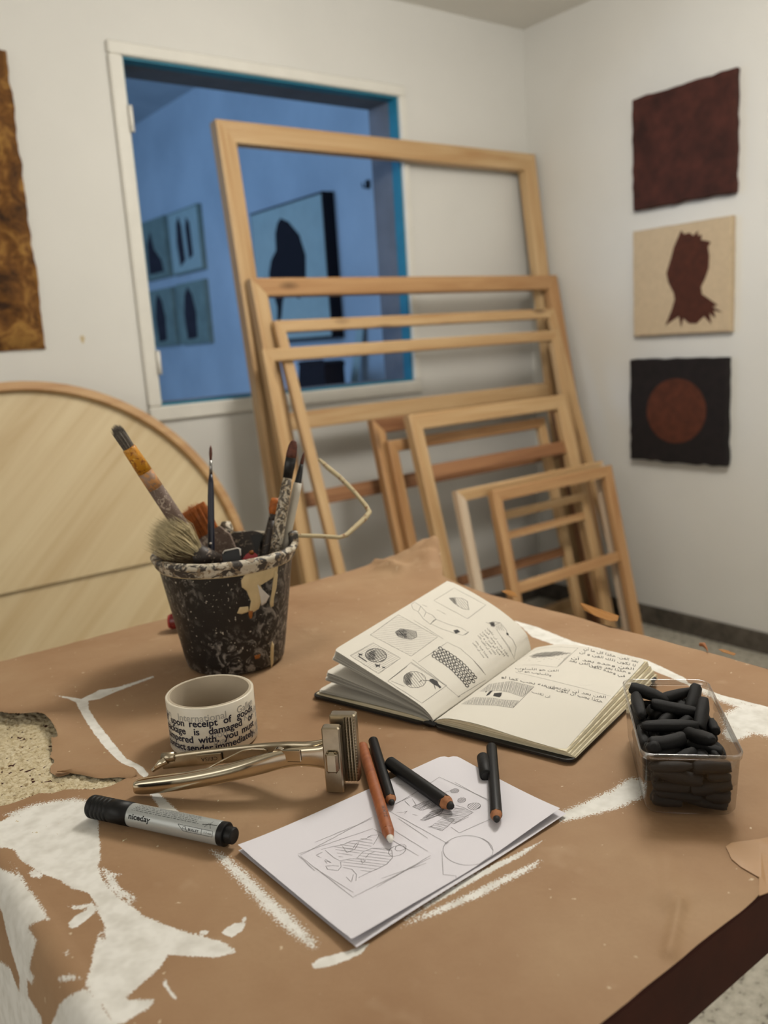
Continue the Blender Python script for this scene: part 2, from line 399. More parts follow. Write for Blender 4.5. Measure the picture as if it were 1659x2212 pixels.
# window
win = bpy.data.objects.new('window_1', None); COL.objects.link(win); win.location = (1.55, YB, WZ0); win['kind'] = 'structure'
tw, tp = 0.042, 0.014
def trimbar(x0, z0, x1, z1):
    G().bbox((x0, YB-tp, z0), (x1, YB+0.004, z1), 0.004).build('trim_board', M_TRIM, win, smooth=False)
trimbar(WX0-tw, WZ1, WX1+0.03, WZ1+0.036); trimbar(WX0-tw, WZ0-0.045, WX1+0.03, WZ0)
trimbar(WX0-tw, WZ0, WX0, WZ1); trimbar(WX1, WZ0, WX1+0.03, WZ1)
for a, b in (((WX0, WZ1-0.006), (WX1, WZ1)), ((WX0, WZ0), (WX1, WZ0+0.006)), ((WX1-0.006, WZ0+0.006), (WX1, WZ1-0.006)), ((WX0, WZ0+0.006), (WX0+0.006, WZ1-0.006))):
    G().box((a[0], YB+0.001, a[1]), (b[0], YB+0.045, b[1])).build('teal_lining', M_TEAL, win, smooth=False)
    G().box((a[0], YB+0.046, a[1]), (b[0], YB+TH, b[1])).build('grey_lining', M_REVEAL, win, smooth=False)
for zz in (1.04, 0.36):
    G().tube([(WX0+0.002, YB-tp-0.004, zz-0.035), (WX0+0.002, YB-tp-0.004, zz+0.035)], 0.007, 8).build('hinge_stub', M_TRIM, win)

# ------------------------------------------------------------------ pictures
def canvas(name, y0, y1, z0, z1, d, mat, label, wob=0.003, cat='painting', x=XR):
    """picture hanging on the right-hand wall plane; slightly uneven rounded slab"""
    t = thing(name, (x, (y0+y1)/2, z0), label, cat)
    N = 14; out = []
    edge = []
    for i in range(N): edge.append((lerp(y0, y1, i/N), z0, 0, -1))
    for i in range(N): edge.append((y1, lerp(z0, z1, i/N), 1, 0))
    for i in range(N): edge.append((lerp(y1, y0, i/N), z1, 0, 1))
    for i in range(N): edge.append((y0, lerp(z1, z0, i/N), -1, 0))
    rg = random.Random(name+label); rings = []
    wo = [wob*(rg.random()-0.5)*2 for _ in edge]
    for dx, ins in ((-0.0005, 0.002), (-d*0.7, 0), (-d, 0.004)):
        ring = []
        for (y, z, ny, nz), q in zip(edge, wo):
            cy, cz = (y0+y1)/2, (z0+z1)/2
            ring.append((x+dx, y+(cy-y)/abs(y1-y0)*2*ins+ny*q, z+(cz-z)/abs(z1-z0)*2*ins+nz*q))
        rings.append(ring)
    sharp(G().loft(rings[::-1]).build('panel', mat, t), 50)
    return t
def flat_patch(name, pts, x, mat, parent, thick=0.0012):
    a = [(x, p[0], p[1]) for p in pts]; b = [(x-thick, p[0], p[1]) for p in pts]
    return G().loft([a, b]).build(name, mat, parent, smooth=False)
p1 = canvas('painting', 1.585, 1.971, 0.772, 1.142, 0.03, M_ART1, 'dark red-brown square painting, topmost of three on the right wall')
p2 = canvas('painting', 1.592, 1.974, 0.3375, 0.7045, 0.026, M_LINEN, 'raw linen square painting with a brown head silhouette', wob=0.001)
p3 = canvas('painting', 1.600, 1.988, -0.112, 0.256, 0.032, M_ART3, 'black square painting with a rust disc, lowest of three')
def P2(u, v):   # crop pixels of the right-wall zoom
    q = px((1250+u*0.452, 100+v*0.452), XR-0.026); return (q.y, q.z)
head = [(490, 880), (505, 898), (530, 890), (548, 905), (572, 880), (570, 905), (590, 900), (585, 925), (615, 930), (632, 935), (618, 960), (625, 1000), (622, 1060), (605, 1110), (585, 1150), (590, 1185), (620, 1205), (665, 1238), (640, 1245), (690, 1272), (645, 1262), (655, 1300), (625, 1275), (635, 1328), (600, 1290), (580, 1310), (565, 1325), (530, 1325), (500, 1300), (490, 1345), (480, 1290), (450, 1310), (415, 1335), (445, 1260), (460, 1210), (455, 1180), (430, 1130), (420, 1085), (440, 1020), (455, 960), (475, 915)]
flat_patch('head_silhouette', [P2(*q) for q in head], XR-0.0262, M_ART2, p2)
def P3(u, v):
    q = px((1250+u*0.452, 100+v*0.452), XR-0.032); return (q.y, q.z)
flat_patch('rust_disc', [P3(468+142*math.cos(a), 1742+155*math.sin(a)) for a in [i*2*math.pi/40 for i in range(40)]], XR-0.0322, M_ART4, p3)
# brown relief at the left edge of the picture (on the back wall)
rel = thing('felt_relief', (0.45, YB, 0.435), 'brown matted felt relief with a ragged edge on the white wall', 'artwork')
V = []; Fc = []; NX, NZ = 46, 60
for j in range(NZ+1):
    for i in range(NX+1):
        u, v = i/NX, j/NZ
        z = lerp(0.418, 1.178, v) + (0.006*noise.noise(Vector((u*5, 3, 0))))*(1 if v in (0, 1) else 0)
        xr = 0.741+0.006*noise.noise(Vector((1.3, v*9, 0)))+0.004*noise.noise(Vector((4, v*26, 0)))
        x = lerp(0.10, xr, u)
        e = min(u*NX, (1-u)*NX, v*NZ, (1-v)*NZ, 3)/3
        d = 0.006+e*(0.024+0.020*noise.noise(Vector((x*16, z*16, 1)))+0.006*noise.noise(Vector((x*40, z*40, 2))))
        V.append((x, YB-d, z))
for j in range(NZ):
    for i in range(NX):
        a = j*(NX+1)+i; Fc.append((a, a+1, a+NX+2, a+NX+1))
mesh('felt_face', V, Fc, M_FELT, rel)
G().box((0.10, YB-0.008, 0.42), (0.735, YB-0.0005, 1.176)).build('backing', M_FELT, rel, smooth=False)

# pictures in the blue room
def bpic(y0, y1, z0, z1, d, face, side, label, name, fig, figmat):
    t = thing(name, (XR, (y0+y1)/2, z0), label, 'picture')
    G().box((XR-d, y0, z0), (XR-0.0005, y1, z1)).build('frame', side, t, smooth=False)
    fc = G().box((XR-d-0.004, y0+0.012, z0+0.012), (XR-d, y1-0.012, z1-0.012)).build('picture_face', face, t, smooth=False)
    for f in fig: flat_patch('figure', [(lerp(y1, y0, a), lerp(z0, z1, b)) for a, b in f], XR-d-0.0045, figmat, t, 0.003)
    return t
bpic(3.83, 4.59, 0.415, 1.152, 0.07, M_BPIC, M_BDRK, 'large pale canvas with dark figures on the blue-lit wall', 'large_canvas',
     [[(0.45, 0.9), (0.55, 0.86), (0.68, 0.75), (0.74, 0.6), (0.72, 0.45), (0.66, 0.38), (0.6, 0.42), (0.62, 0.3), (0.55, 0.33), (0.5, 0.4), (0.42, 0.36), (0.38, 0.3), (0.34, 0.18), (0.28, 0.14), (0.3, 0.26), (0.25, 0.4), (0.22, 0.52), (0.27, 0.62), (0.35, 0.68), (0.36, 0.8), (0.4, 0.87)]], M_BDRK)
figA = [[(0.3, 0.12), (0.26, 0.5), (0.3, 0.8), (0.38, 0.9), (0.45, 0.75), (0.48, 0.2)], [(0.6, 0.2), (0.58, 0.7), (0.64, 0.85), (0.72, 0.75), (0.74, 0.25)]]
figB = [[(0.3, 0.08), (0.26, 0.5), (0.34, 0.8), (0.46, 0.92), (0.58, 0.8), (0.66, 0.5), (0.62, 0.1)]]
figC = [[(0.2, 0.1), (0.24, 0.6), (0.4, 0.8), (0.5, 0.5), (0.75, 0.3), (0.8, 0.1)]]
bpic(5.86, 6.28, 0.925, 1.335, 0.03, M_BMAT, M_BMAT, 'upper left of four small pictures on the blue-lit wall', 'small_picture', figC, M_BFIG)
bpic(5.33, 5.80, 0.92, 1.33, 0.03, M_BPIC, M_BMAT, 'upper right of four small pictures, with two dark figures', 'small_picture', figA, M_BFIG)
bpic(5.86, 6.28, 0.448, 0.852, 0.03, M_BMAT, M_BMAT, 'lower left of four small pictures on the blue-lit wall', 'small_picture', figB, M_BFIG)
bpic(5.34, 5.80, 0.445, 0.858, 0.03, M_BMAT, M_BMAT, 'lower right of four small pictures, with one dark figure', 'small_picture', figB, M_BFIG)
# things standing low behind the window
t = thing('pedestal_sculpture', (2.42, 3.52, ZF), 'black notched block seen low through the window', 'sculpture')
G().bbox((2.30, 3.40, ZF), (2.54, 3.64, 0.02), 0.006).build('pedestal', M_BPIC, t, smooth=False)
c0 = [px(p, 2.42) for p in ((664, 860), (667, 790), (663, 781), (676, 778), (690, 788), (703, 787), (716, 778), (724, 783), (722, 796), (727, 860))]
G().loft([[(2.36, p.y, max(p.z, 0.02)) for p in c0], [(2.48, p.y, max(p.z, 0.02)) for p in c0]]).build('black_block', M_BDRK, t, smooth=False)
t = thing('leaning_plank', (2.6, 3.3, ZF), 'pale plank leaning on the blue-lit wall behind the window', 'plank')
a = px((765, 832), 2.63); b = px((778, 700), 2.67); d = (a-b)
b2 = a + d*((ZF+0.002-a.z)/d.z)
sharp(G().tube([b2, b], 0.032, 4, flat=0.3, flatdir=(1, 0, 0)).build('board', M_BPIC, t, smooth=False))
t = thing('wall_hook', (XR, 3.53, 1.13), 'small black hook high on the blue-lit wall', 'hook')
G().bbox((XR-0.012, 3.515, 1.115), (XR-0.0005, 3.545, 1.155), 0.003).build('plate', M_BLK, t, smooth=False)
G().tube([(XR-0.012, 3.53, 1.125), (XR-0.035, 3.53, 1.118), (XR-0.04, 3.53, 1.14)], 0.004, 8).build('prong', M_BLK, t)

# ------------------------------------------------------------------ stretcher frames
def bar(name, L, wd, dp, origin, rotz, mat, parent, mitre=True):
    prof = [(0, 0), (0, dp*0.92), (wd*0.12, dp), (wd*0.9, dp*0.86), (wd, dp*0.8), (wd, 0)]
    k = 1 if mitre else 0
    r0 = [(y*k, y, z) for y, z in prof]; r1 = [(L-y*k, y, z) for y, z in prof]
    o = G().loft([r1, r0]).build(name, mat, parent, smooth=False, local=True)
    o.location = origin; o.rotation_euler = (0, 0, rotz); return o
def frame(TL, TR, ytop, slope, wd, dp, mat, label, cross=(), mats=None, x1max=2.665, name='stretcher_frame', zdrop=0.0):
    a, b = py(TL, ytop), py(TR, ytop)
    zt = (a.z+b.z)/2; x0, x1 = a.x, min(b.x, x1max)
    yb_ = ytop - slope*(zt-ZF)
    Y = Vector((0, ytop-yb_, zt-ZF)); H = Y.length; Y.normalize(); X = Vector((1, 0, 0)); Z = X.cross(Y)
    o = thing(name, (0, 0, 0), label, 'frame', 'wooden stretcher frames leaning by the corner')
    org = Vector((x0, yb_, ZF)) - Z*dp
    org.z += 0.0; lift = ZF-(org.z)
    org = org + Y*max(0.0, lift/Y.z+0.0005)
    H -= max(0.0, lift/Y.z)
    o.matrix_world = Matrix(((X.x, Y.x, Z.x, org.x), (X.y, Y.y, Z.y, org.y), (X.z, Y.z, Z.z, org.z), (0, 0, 0, 1)))
    W = x1-x0; m = mats or [mat]*4
    bar('bar', W, wd, dp, (0, 0, 0), 0, m[0], o); bar('bar', W, wd, dp, (W, H, 0), math.pi, m[1], o)
    bar('bar', H, wd, dp, (0, H, 0), -math.pi/2, m[2], o); bar('bar', H, wd, dp, (W, 0, 0), math.pi/2, m[3], o)
    for f in cross:
        bar('cross_bar', W-2*wd, wd*0.9, dp*0.6, (wd, H*f-wd*0.45, 0), 0, m[0], o, False)
    return o
frame((466, 254), (1160, 335), 2.42, 0.125, 0.062, 0.042, M_PINE, 'tallest pine stretcher frame, leaning over the window corner', (0.5,))
frame((541, 598), (1204, 596), 2.322, 0.19, 0.052, 0.035, M_PINE, 'second tallest stretcher frame, its top bar crossing the window', (0.5,), [M_PINE3, M_PINE2, M_PINE, M_PINE2])
frame((592, 688), (1197, 670), 2.272, 0.315, 0.034, 0.02, M_PINE, 'thin-barred stretcher frame, upper of the close pair of bars')
frame((566, 745), (1206, 720), 2.220, 0.20, 0.036, 0.026, M_PINE, 'thin-barred stretcher frame, lower of the close pair of bars')
frame((804, 900), (1212, 858), 2.17, 0.235, 0.045, 0.03, M_PINE2, 'mid-height stretcher frame partly hidden behind the cross-barred one', (), [M_PINE3, M_PINE3, M_PINE2, M_PINE3])
frame((838, 945), (1178, 908), 2.125, 0.235, 0.035, 0.024, M_PINE2, 'narrow stretcher frame nested inside the mid-height pair', (0.42,), [M_PINE3, M_PINE2, M_PINE2, M_PINE])
frame((884, 898), (1222, 850), 2.07, 0.26, 0.048, 0.032, M_PINE, 'mid-height stretcher frame with a cross bar, front of its pair', (0.80,), [M_PINE3, M_PINE, M_PINE, M_PINE])
frame((1068, 1102), (1268, 1070), 1.950, 0.215, 0.028, 0.018, M_PINE, 'smallest stretcher frame, seen inside the short front frame', (0.86,), [M_PINE2, M_PINE, M_PINE2, M_PINE])
frame((986, 1052), (1303, 1002), 1.925, 0.22, 0.036, 0.024, M_PINEW, 'short stretcher frame with whitewashed bars, low by the corner', (), [M_PINE3, M_PINE, M_PINEW, M_PINEW])
frame((1064, 1052), (1322, 1011), 1.875, 0.22, 0.038, 0.026, M_PINE2, 'short front stretcher frame with a low cross bar', (0.53,), [M_PINE2, M_PINE2, M_PINE2, M_PINE2])

# ------------------------------------------------------------------ round plywood disc
DS = 0.30; dc = Vector((0.60, 2.05, ZF)); DR = 0.563
dY = Vector((0, DS, 1)).normalized(); dX = Vector((1, 0, 0)); dZ = dX.cross(dY)
disc = thing('plywood_disc', (0.60, 2.05, ZF), 'large round plywood panel with a wooden rim leaning on the wall', 'disc')
dcen = dc + dY*(DR+0.012)
def dpt(x, y, z): return dcen + dX*x + dY*y + dZ*z
N = 96; rings = [[], [], [], []]
for i in range(N):
    a = 2*math.pi*i/N; c, s_ = math.cos(a), math.sin(a)
    for k, (r, z) in enumerate(((DR, -0.05), (DR, 0.0), (DR-0.022, 0.0), (DR-0.022, -0.05))): rings[k].append(dpt(r*c, r*s_, z))
o = G().loft(rings, caps=False).build('rim', M_BAND, disc); sharp(o)
def half(name, y0, y1, z, th, mat):
    R = DR-0.0225; pts = []
    K = 40
    a0 = math.asin(max(-1, min(1, y0/R))); a1 = math.asin(max(-1, min(1, y1/R)))
    for i in range(K+1): a = lerp(a0, a1, i/K); pts.append((R*math.cos(a), R*math.sin(a)))
    for i in range(K+1): a = lerp(a1, a0, i/K); pts.append((-R*math.cos(a), R*math.sin(a)))
    # own axes so that the grain runs diagonally
    me = []
    ca, sa = math.cos(math.radians(42)), math.sin(math.radians(42))
    def loc(x, y, zz): return (x*ca+y*sa, -x*sa+y*ca, zz)
    o = G().loft([[loc(x, y, z-th) for x, y in pts], [loc(x, y, z) for x, y in pts]]).build(name, mat, disc, smooth=False, local=True)
    X2 = dX*ca+dY*sa; Y2 = -dX*sa+dY*ca; p = dcen-Vector(disc.location)
    o.matrix_local = Matrix(((X2.x, Y2.x, dZ.x, p.x), (X2.y, Y2.y, dZ.y, p.y), (X2.z, Y2.z, dZ.z, p.z), (0, 0, 0, 1)))
    return o
half('upper_ply', 0.03, DR-0.0226, -0.022, 0.012, M_PLY)
half('lower_ply', -(DR-0.0226), 0.06, -0.036, 0.010, M_PLY)

# ------------------------------------------------------------------ table, chipboard and kraft paper
TX0, TX1, TY0, TY1 = 0.115, 0.875, 0.272, 1.176
tab = thing('work_table', ((TX0+TX1)/2, (TY0+TY1)/2, ZF), 'dark brown work table under torn kraft paper', 'table')
G().bbox((TX0, TY0, -0.058), (TX1, TY1, -0.004), 0.003).build('table_top', M_TABLE, tab, smooth=False)
for x in (TX0+0.03, TX1-0.08):
    for y in (TY0+0.03, TY1-0.08):
        G().bbox((x, y, ZF), (x+0.05, y+0.05, -0.058), 0.004).build('leg', M_TABLE, tab, smooth=False)
V = []; Fc = []; n1 = 160; n2 = 280
for j in range(n2+1):
    for i in range(n1+1):
        x = lerp(TX0+0.004, 0.36, i/n1); y = lerp(0.60, 1.02, j/n2)
        e = min(i, n1-i, j, n2-j, 6)/6
        h = 0.0018*noise.noise(Vector((x*170, y*170, 0)))+0.0014*noise.noise(Vector((x*420, y*420, 5)))+0.0008*noise.noise(Vector((x*60, y*60, 9)))
        V.append((x, y, -0.0038+e*(0.0008+h)))
for j in range(n2):
    for i in range(n1):
        a = j*(n1+1)+i; Fc.append((a, a+1, a+n1+2, a+n1+1))
mesh('chipboard_surface', V, Fc, M_CHIP, tab)

# kraft paper -- a sheet in (u,v); u<UB bends down over the left edge of the table
UB = 0.122; BR = 0.018
def drape(u, v, h):
    if u >= UB: return Vector((u, v, h))
    s_ = UB-u; L = BR*math.pi/2
    if s_ < L:
        a = s_/BR; return Vector((UB-BR*math.sin(a)-h*math.sin(a), v, -BR*(1-math.cos(a))+h*math.cos(a)))
    return Vector((UB-BR-h - 0.10*(s_-L), v, -BR-(s_-L)))
def uv_of(p, z=0.0):
    q = pz(p, z)
    if q.x >= UB-0.004: return (q.x, q.y)
    # hits the hanging part: plane x = UB-BR-0.1*s
    d = ray(p); x0 = UB-BR
    # x = x0 + 0.10*(z+BR)
    t = (x0+0.10*(HC+BR))/(d.x-0.10*d.z); q = CAM+d*t
    if q.z > -BR: # the rounded bend
        k = min(1, max(0, (-q.z)/BR)); return (UB-k*BR*math.pi/2*0.9, q.y)
    return (UB-BR*math.pi/2-(-q.z-BR), q.y)
hz = lambda pts, z: [(pz((x*0.20494, 1520+y*0.20494), z).x, pz((x*0.20494, 1520+y*0.20494), z).y) for x, y in pts]
hole = (hz([(-250, 30), (0, 85), (100, 98), (220, 104), (300, 96), (400, 92), (470, 105), (530, 165), (565, 220), (600, 290), (608, 340)], 0.009)
        + hz([(545, 400), (550, 480), (520, 540), (575, 580), (528, 640), (525, 700)], 0.001)
        + hz([(600, 712), (700, 700), (850, 660), (1000, 645), (1250, 645), (1400, 668)], 0.005)
        + hz([(1440, 765), (1300, 800), (1150, 860), (1000, 885), (830, 880), (680, 890), (550, 930), (420, 925), (330, 960), (200, 1010), (80, 1050), (0, 1065), (-250, 1100)], 0.0))
hole_up = hz([(-250, 30), (0, 85), (220, 104), (400, 92), (470, 105), (530, 165), (565, 220), (600, 290)], 0.009)
slit_up = hz([(850, 660), (1000, 645), (1250, 645), (1400, 668)], 0.005)
def seg_dist(P, poly, closed=True):
    """min distance of points P (n,2) to polyline"""
    D = np.full(len(P), 9e9); m = len(poly)
    for i in range(m if closed else m-1):
        a = np.array(poly[i]); b = np.array(poly[(i+1) % m]); ab = b-a; L = ab@ab+1e-12
        t = np.clip(((P-a)@ab)/L, 0, 1); q = a+t[:, None]*ab; D = np.minimum(D, np.hypot(*(P-q).T))
    return D
def inside(P, poly):
    c = np.zeros(len(P), bool); m = len(poly)
    for i in range(m):
        x0, y0 = poly[i]; x1, y1 = poly[(i+1) % m]
        if y0 == y1: continue
        t = ((y0 > P[:, 1]) != (y1 > P[:, 1])) & (P[:, 0] < (x1-x0)*(P[:, 1]-y0)/(y1-y0)+x0); c ^= t
    return c
U0, U1, V0, V1, ST = -0.16, 0.955, 0.262, 1.20, 0.0026
nu = int((U1-U0)/ST)+1; nv = int((V1-V0)/ST)+1
uu, vv = np.meshgrid(np.linspace(U0, U1, nu), np.linspace(V0, V1, nv)); P = np.c_[uu.ravel(), vv.ravel()]
# outline of the sheet
def wob(t, k, a): return a*noise.noise(Vector((t*k, k, 0)))
outl = []
for i in range(60): x = lerp(-0.15, 0.862, i/60); outl.append((x, 0.2705+wob(x, 22, 0.0022)+(0.010*max(0, (0.40-x)/0.5))*0+(-0.004 if x < 0.30 else 0)))
for i in range(60): y = lerp(0.2705, 1.02, i/60); outl.append((0.866+wob(y, 14, 0.005), y))
outl += [(0.885, 1.03), (0.915, 1.07), (0.925, 1.10), (0.915, 1.14), (0.895, 1.175), (0.87, 1.182)]
for i in range(60): x = lerp(0.86, -0.15, i/60); outl.append((x, 1.178+wob(x, 12, 0.006)))
ins = inside(P, outl); hin = inside(P, hole); dho = seg_dist(P, hole)
# paint outlines (picture pixels of the marks, laid on the sheet)
paint = [
 (0.0004, [(113, 1499), (150, 1503), (175, 1508), (215, 1488), (287, 1477), (255, 1490), (215, 1508), (190, 1512), (192, 1530), (212, 1562), (243, 1600), (272, 1635), (300, 1652), (322, 1672), (312, 1680), (290, 1668), (262, 1648), (225, 1610), (200, 1580), (178, 1545), (163, 1515), (145, 1507)]),
 (0.0012, [(296, 1680), (325, 1688), (348, 1715), (375, 1740), (400, 1764), (378, 1764), (345, 1744), (325, 1715), (305, 1692)]),
 (0.0035, [(455, 1832), (490, 1845), (530, 1880), (580, 1930), (630, 1975), (676, 2025), (684, 2046), (665, 2040), (625, 2010), (570, 1960), (520, 1905), (480, 1862)]),
 (0.0010, [(-90, 1776), (0, 1772), (22, 1759), (47, 1757), (108, 1741), (156, 1733), (200, 1738), (212, 1772), (217, 1855), (210, 1866), (224, 1902), (253, 1931), (307, 1971), (362, 1996), (434, 2018), (481, 2029), (510, 2052), (470, 2065), (398, 2061), (362, 2058), (347, 2083), (307, 2119), (268, 2155), (333, 2153), (322, 2173), (289, 2191), (253, 2212), (230, 2260), (90, 2260), (119, 2191), (141, 2164), (181, 2161), (184, 2126), (195, 2090), (203, 2040), (217, 2007), (226, 2036), (224, 1993), (213, 1971), (206, 1949), (188, 1924), (156, 1917), (123, 1895), (98, 1888), (61, 1866), (40, 1851), (29, 1833), (0, 1828), (-90, 1822)]),
 (0.0004, [(203, 1950), (206, 1966), (190, 1980), (165, 1999), (152, 2001), (146, 1991), (160, 1975), (185, 1962), (196, 1944)]),
 (0.0016, [(-60, 1850), (0, 1846), (19, 1858), (21, 1889), (18, 1917), (25, 1952), (55, 2005), (47, 2020), (66, 2053), (68, 2073), (62, 2096), (74, 2110), (66, 2126), (57, 2116), (59, 2151), (88, 2200), (94, 2260), (-60, 2300), (-60, 2080), (0, 2077), (20, 2092), (39, 2141), (41, 2112), (25, 2063), (12, 2014), (4, 1975), (0, 1965), (-60, 1940)]),
 (0.0032, [(1205, 1752), (1250, 1735), (1320, 1703), (1365, 1675), (1395, 1690), (1385, 1722), (1330, 1745), (1260, 1762), (1210, 1772)]),
 (0.0010, [(1180, 1806), (1120, 1838), (1040, 1876), (960, 1922), (880, 1976), (866, 1988), (960, 1937), (1050, 1886), (1130, 1844)]),
 (0.0022, [(1168, 1853), (1158, 1870), (1110, 1894), (1040, 1932), (960, 1966), (900, 1986), (866, 2000), (900, 1978), (970, 1946), (1050, 1908), (1110, 1879)]),
 (0.0004, [(668, 2080), (690, 2066), (720, 2058), (754, 2050), (800, 2030), (780, 2056), (750, 2070), (710, 2083), (680, 2089)]),
 (0.0006, [(1110, 1338), (1160, 1352), (1240, 1384), (1330, 1407), (1400, 1424), (1480, 1462), (1490, 1478), (1420, 1450), (1330, 1421), (1230, 1402), (1150, 1374)]),
 (0.0050, [(1480, 1470), (1560, 1500), (1659, 1527), (1700, 1540), (1710, 1600), (1640, 1585), (1600, 1580), (1565, 1565), (1560, 1540), (1590, 1525), (1560, 1514), (1500, 1488)]),
 (0.0005, [(1470, 1466), (1560, 1499), (1659, 1524), (1720, 1545), (1659, 1534), (1570, 1509), (1490, 1479)]),
 (0.0030, [(1570, 1562), (1630, 1582), (1605, 1592), (1580, 1602), (1560, 1580)]),
 (0.0045, [(10, 1756), (60, 1738), (108, 1727), (160, 1721), (200, 1728), (212, 1760), (160, 1748), (60, 1768)]),
 (0.0004, [(478, 2012), (492, 1998), (508, 1990), (530, 1992), (522, 2008), (500, 2022)]), (0.0004, [(424, 2008), (440, 2005), (456, 2009), (440, 2015)]),
 (0.0004, [(520, 1980), (532, 1974), (534, 1984), (524, 1990)]),
 (0.0005, [(355, 2105), (362, 2125), (382, 2148), (378, 2156), (365, 2146), (352, 2122)]),
 (0.0022, [(218, 1868), (238, 1882), (262, 1886), (244, 1890), (258, 1912), (292, 1936), (292, 1946), (262, 1934), (236, 1916)]),
 (0.0016, [(62, 1878), (80, 1876), (92, 1884), (86, 1894), (66, 1892)]), (0.0012, [(145, 1952), (168, 1953), (192, 1948), (188, 1958), (160, 1960)]),
 (0.0012, [(110, 2130), (122, 2132), (128, 2142), (114, 2144)]), (0.0010, [(140, 2052), (146, 2050), (150, 2066), (142, 2068)]),
 (0.0020, [(230, 1490), (330, 1458), (332, 1461), (240, 1496)]),
]
SD = np.full(len(P), -0.05); DRY = np.zeros(len(P))
for dry, poly in paint:
    q = [uv_of(p) for p in poly]; qa = np.array(q)
    m = (P[:, 0] > qa[:, 0].min()-0.03) & (P[:, 0] < qa[:, 0].max()+0.03) & (P[:, 1] > qa[:, 1].min()-0.03) & (P[:, 1] < qa[:, 1].max()+0.03)
    if not m.any(): continue
    Q = P[m]; d = seg_dist(Q, q); s_ = np.where(inside(Q, q), d, -d)
    cur = SD[m]; up = s_ > cur; idx = np.where(m)[0][up]; SD[idx] = s_[up]; DRY[idx] = dry
# relief of the sheet
H = np.zeros(len(P))
d1 = seg_dist(P, hole_up, False); d2 = seg_dist(P, slit_up, False)
vh = np.array([noise.noise(Vector((u*9, v*9, 0))) for u, v in P]); vh2 = np.array([noise.noise(Vector((u*34+3, v*34, 4))) for u, v in P])
calm = np.clip((np.hypot(P[:, 0]-0.45, (P[:, 1]-0.62))-0.36)/0.2, 0.22, 1)
H += calm*(0.0014*vh+0.0010*vh2) - 0.0014
H += 0.0102*np.exp(-(d1/0.020)**1.4) + 0.0056*np.exp(-(d2/0.011)**1.4)*(P[:, 1] > 0.655)
# raised creased corner
g = np.exp(-((P[:, 0]-0.935)/0.085)**2-((P[:, 1]-1.085)/0.075)**2)
H += 0.052*g + g*(0.010*np.abs(np.array([noise.noise(Vector((u*30, v*30, 7))) for u, v in P]))-0.003)
def ridge(a, b, h, wd):
    global H
    d = seg_dist(P, [a, b], False); H += h*np.exp(-(d/wd)**2)
q = lambda *p: tuple(pz(p).xy)
ridge(q(1445, 2060), q(1470, 1950), 0.0045, 0.0040); ridge(q(1440, 1850), q(1445, 1950), 0.0022, 0.007); ridge(q(1370, 1850), q(1400, 1930), 0.0015, 0.008)
ridge(q(1440, 1935), q(1640, 1925), 0.0014, 0.008); ridge(q(820, 1235), q(870, 1245), 0.006, 0.009); ridge(q(800, 1212), q(850, 1238), 0.006, 0.008)
ridge(q(1000, 1990), q(1440, 1930), 0.0010, 0.012); ridge(q(600, 1300), q(900, 1290), 0.0010, 0.015)
H = np.where(P[:, 0] < UB+0.004, H*0.4, H)
# snap rim of the tear to the outline
hol = np.array(hole)
def nearest(pt, poly, closed=True):
    best = None; bd = 9e9; m = len(poly)
    for i in range(m):
        a = np.array(poly[i]); b = np.array(poly[(i+1) % m]); ab = b-a
        t = np.clip(((pt-a)@ab)/(ab@ab+1e-12), 0, 1); q_ = a+t*ab; dd = np.hypot(*(pt-q_))
        if dd < bd: bd = dd; best = q_
    return best, bd
keep = ins & ~hin
idx = np.arange(nu*nv).reshape(nv, nu)
quads = np.stack([idx[:-1, :-1], idx[:-1, 1:], idx[1:, 1:], idx[1:, :-1]], -1).reshape(-1, 4)
cnt = keep[quads].sum(1); quads = quads[cnt >= 2]
Pm = P.copy(); used = np.unique(quads)
bad = used[~keep[used]]
for k in bad:
    if hin[k]: Pm[k], _ = nearest(P[k], hole)
    else: Pm[k], _ = nearest(P[k], outl)
V = [drape(Pm[k, 0], Pm[k, 1], H[k]) for k in used]
remap = -np.ones(nu*nv, int); remap[used] = np.arange(len(used))
KR = mesh('kraft_paper', V, remap[quads].tolist(), M_KRAFT)
for nm, arr in (('paint', SD), ('dry', DRY)):
    at = KR.data.attributes.new(nm, 'FLOAT', 'POINT'); at.data.foreach_set('value', arr[used].astype(np.float32))
tag(KR, 'brown kraft paper sheet smeared with white paint covering the table', 'paper')
# torn lip of the slit
top = [(600, 712), (700, 700), (850, 660), (1000, 645), (1250, 645), (1400, 668), (1440, 700)]
bot = [(600, 716), (700, 728), (850, 748), (1040, 790), (1250, 775), (1380, 790), (1440, 768)]
def resamp(pl, n_):
    out = []
    for i in range(n_):
        t = i/(n_-1)*(len(pl)-1); k = min(int(t), len(pl)-2); out.append((lerp(pl[k][0], pl[k+1][0], t-k), lerp(pl[k][1], pl[k+1][1], t-k)))
    return out
ta, ba = resamp(top, 40), resamp(bot, 40); V = []; Fc = []
for i in range(40):
    for k in range(6):
        t = k/5; pxl = (lerp(ta[i][0], ba[i][0], t)*0.20494, 1520+lerp(ta[i][1], ba[i][1], t)*0.20494+(0.8*noise.noise(Vector((i*0.8, 0, 0))) if k == 5 else 0))
        V.append(pz(pxl, 0.0045*(1-t)**0.7+0.0002))
for i in range(39):
    for k in range(5):
        a = i*6+k; Fc.append((a, a+1, a+7, a+6))
o = mesh('torn_lip', V, Fc, M_KRAFT, KR)
for nm in ('paint', 'dry'):
    at = o.data.attributes.new(nm, 'FLOAT', 'POINT'); at.data.foreach_set('value', np.full(len(V), -0.05 if nm == 'paint' else 0, np.float32))
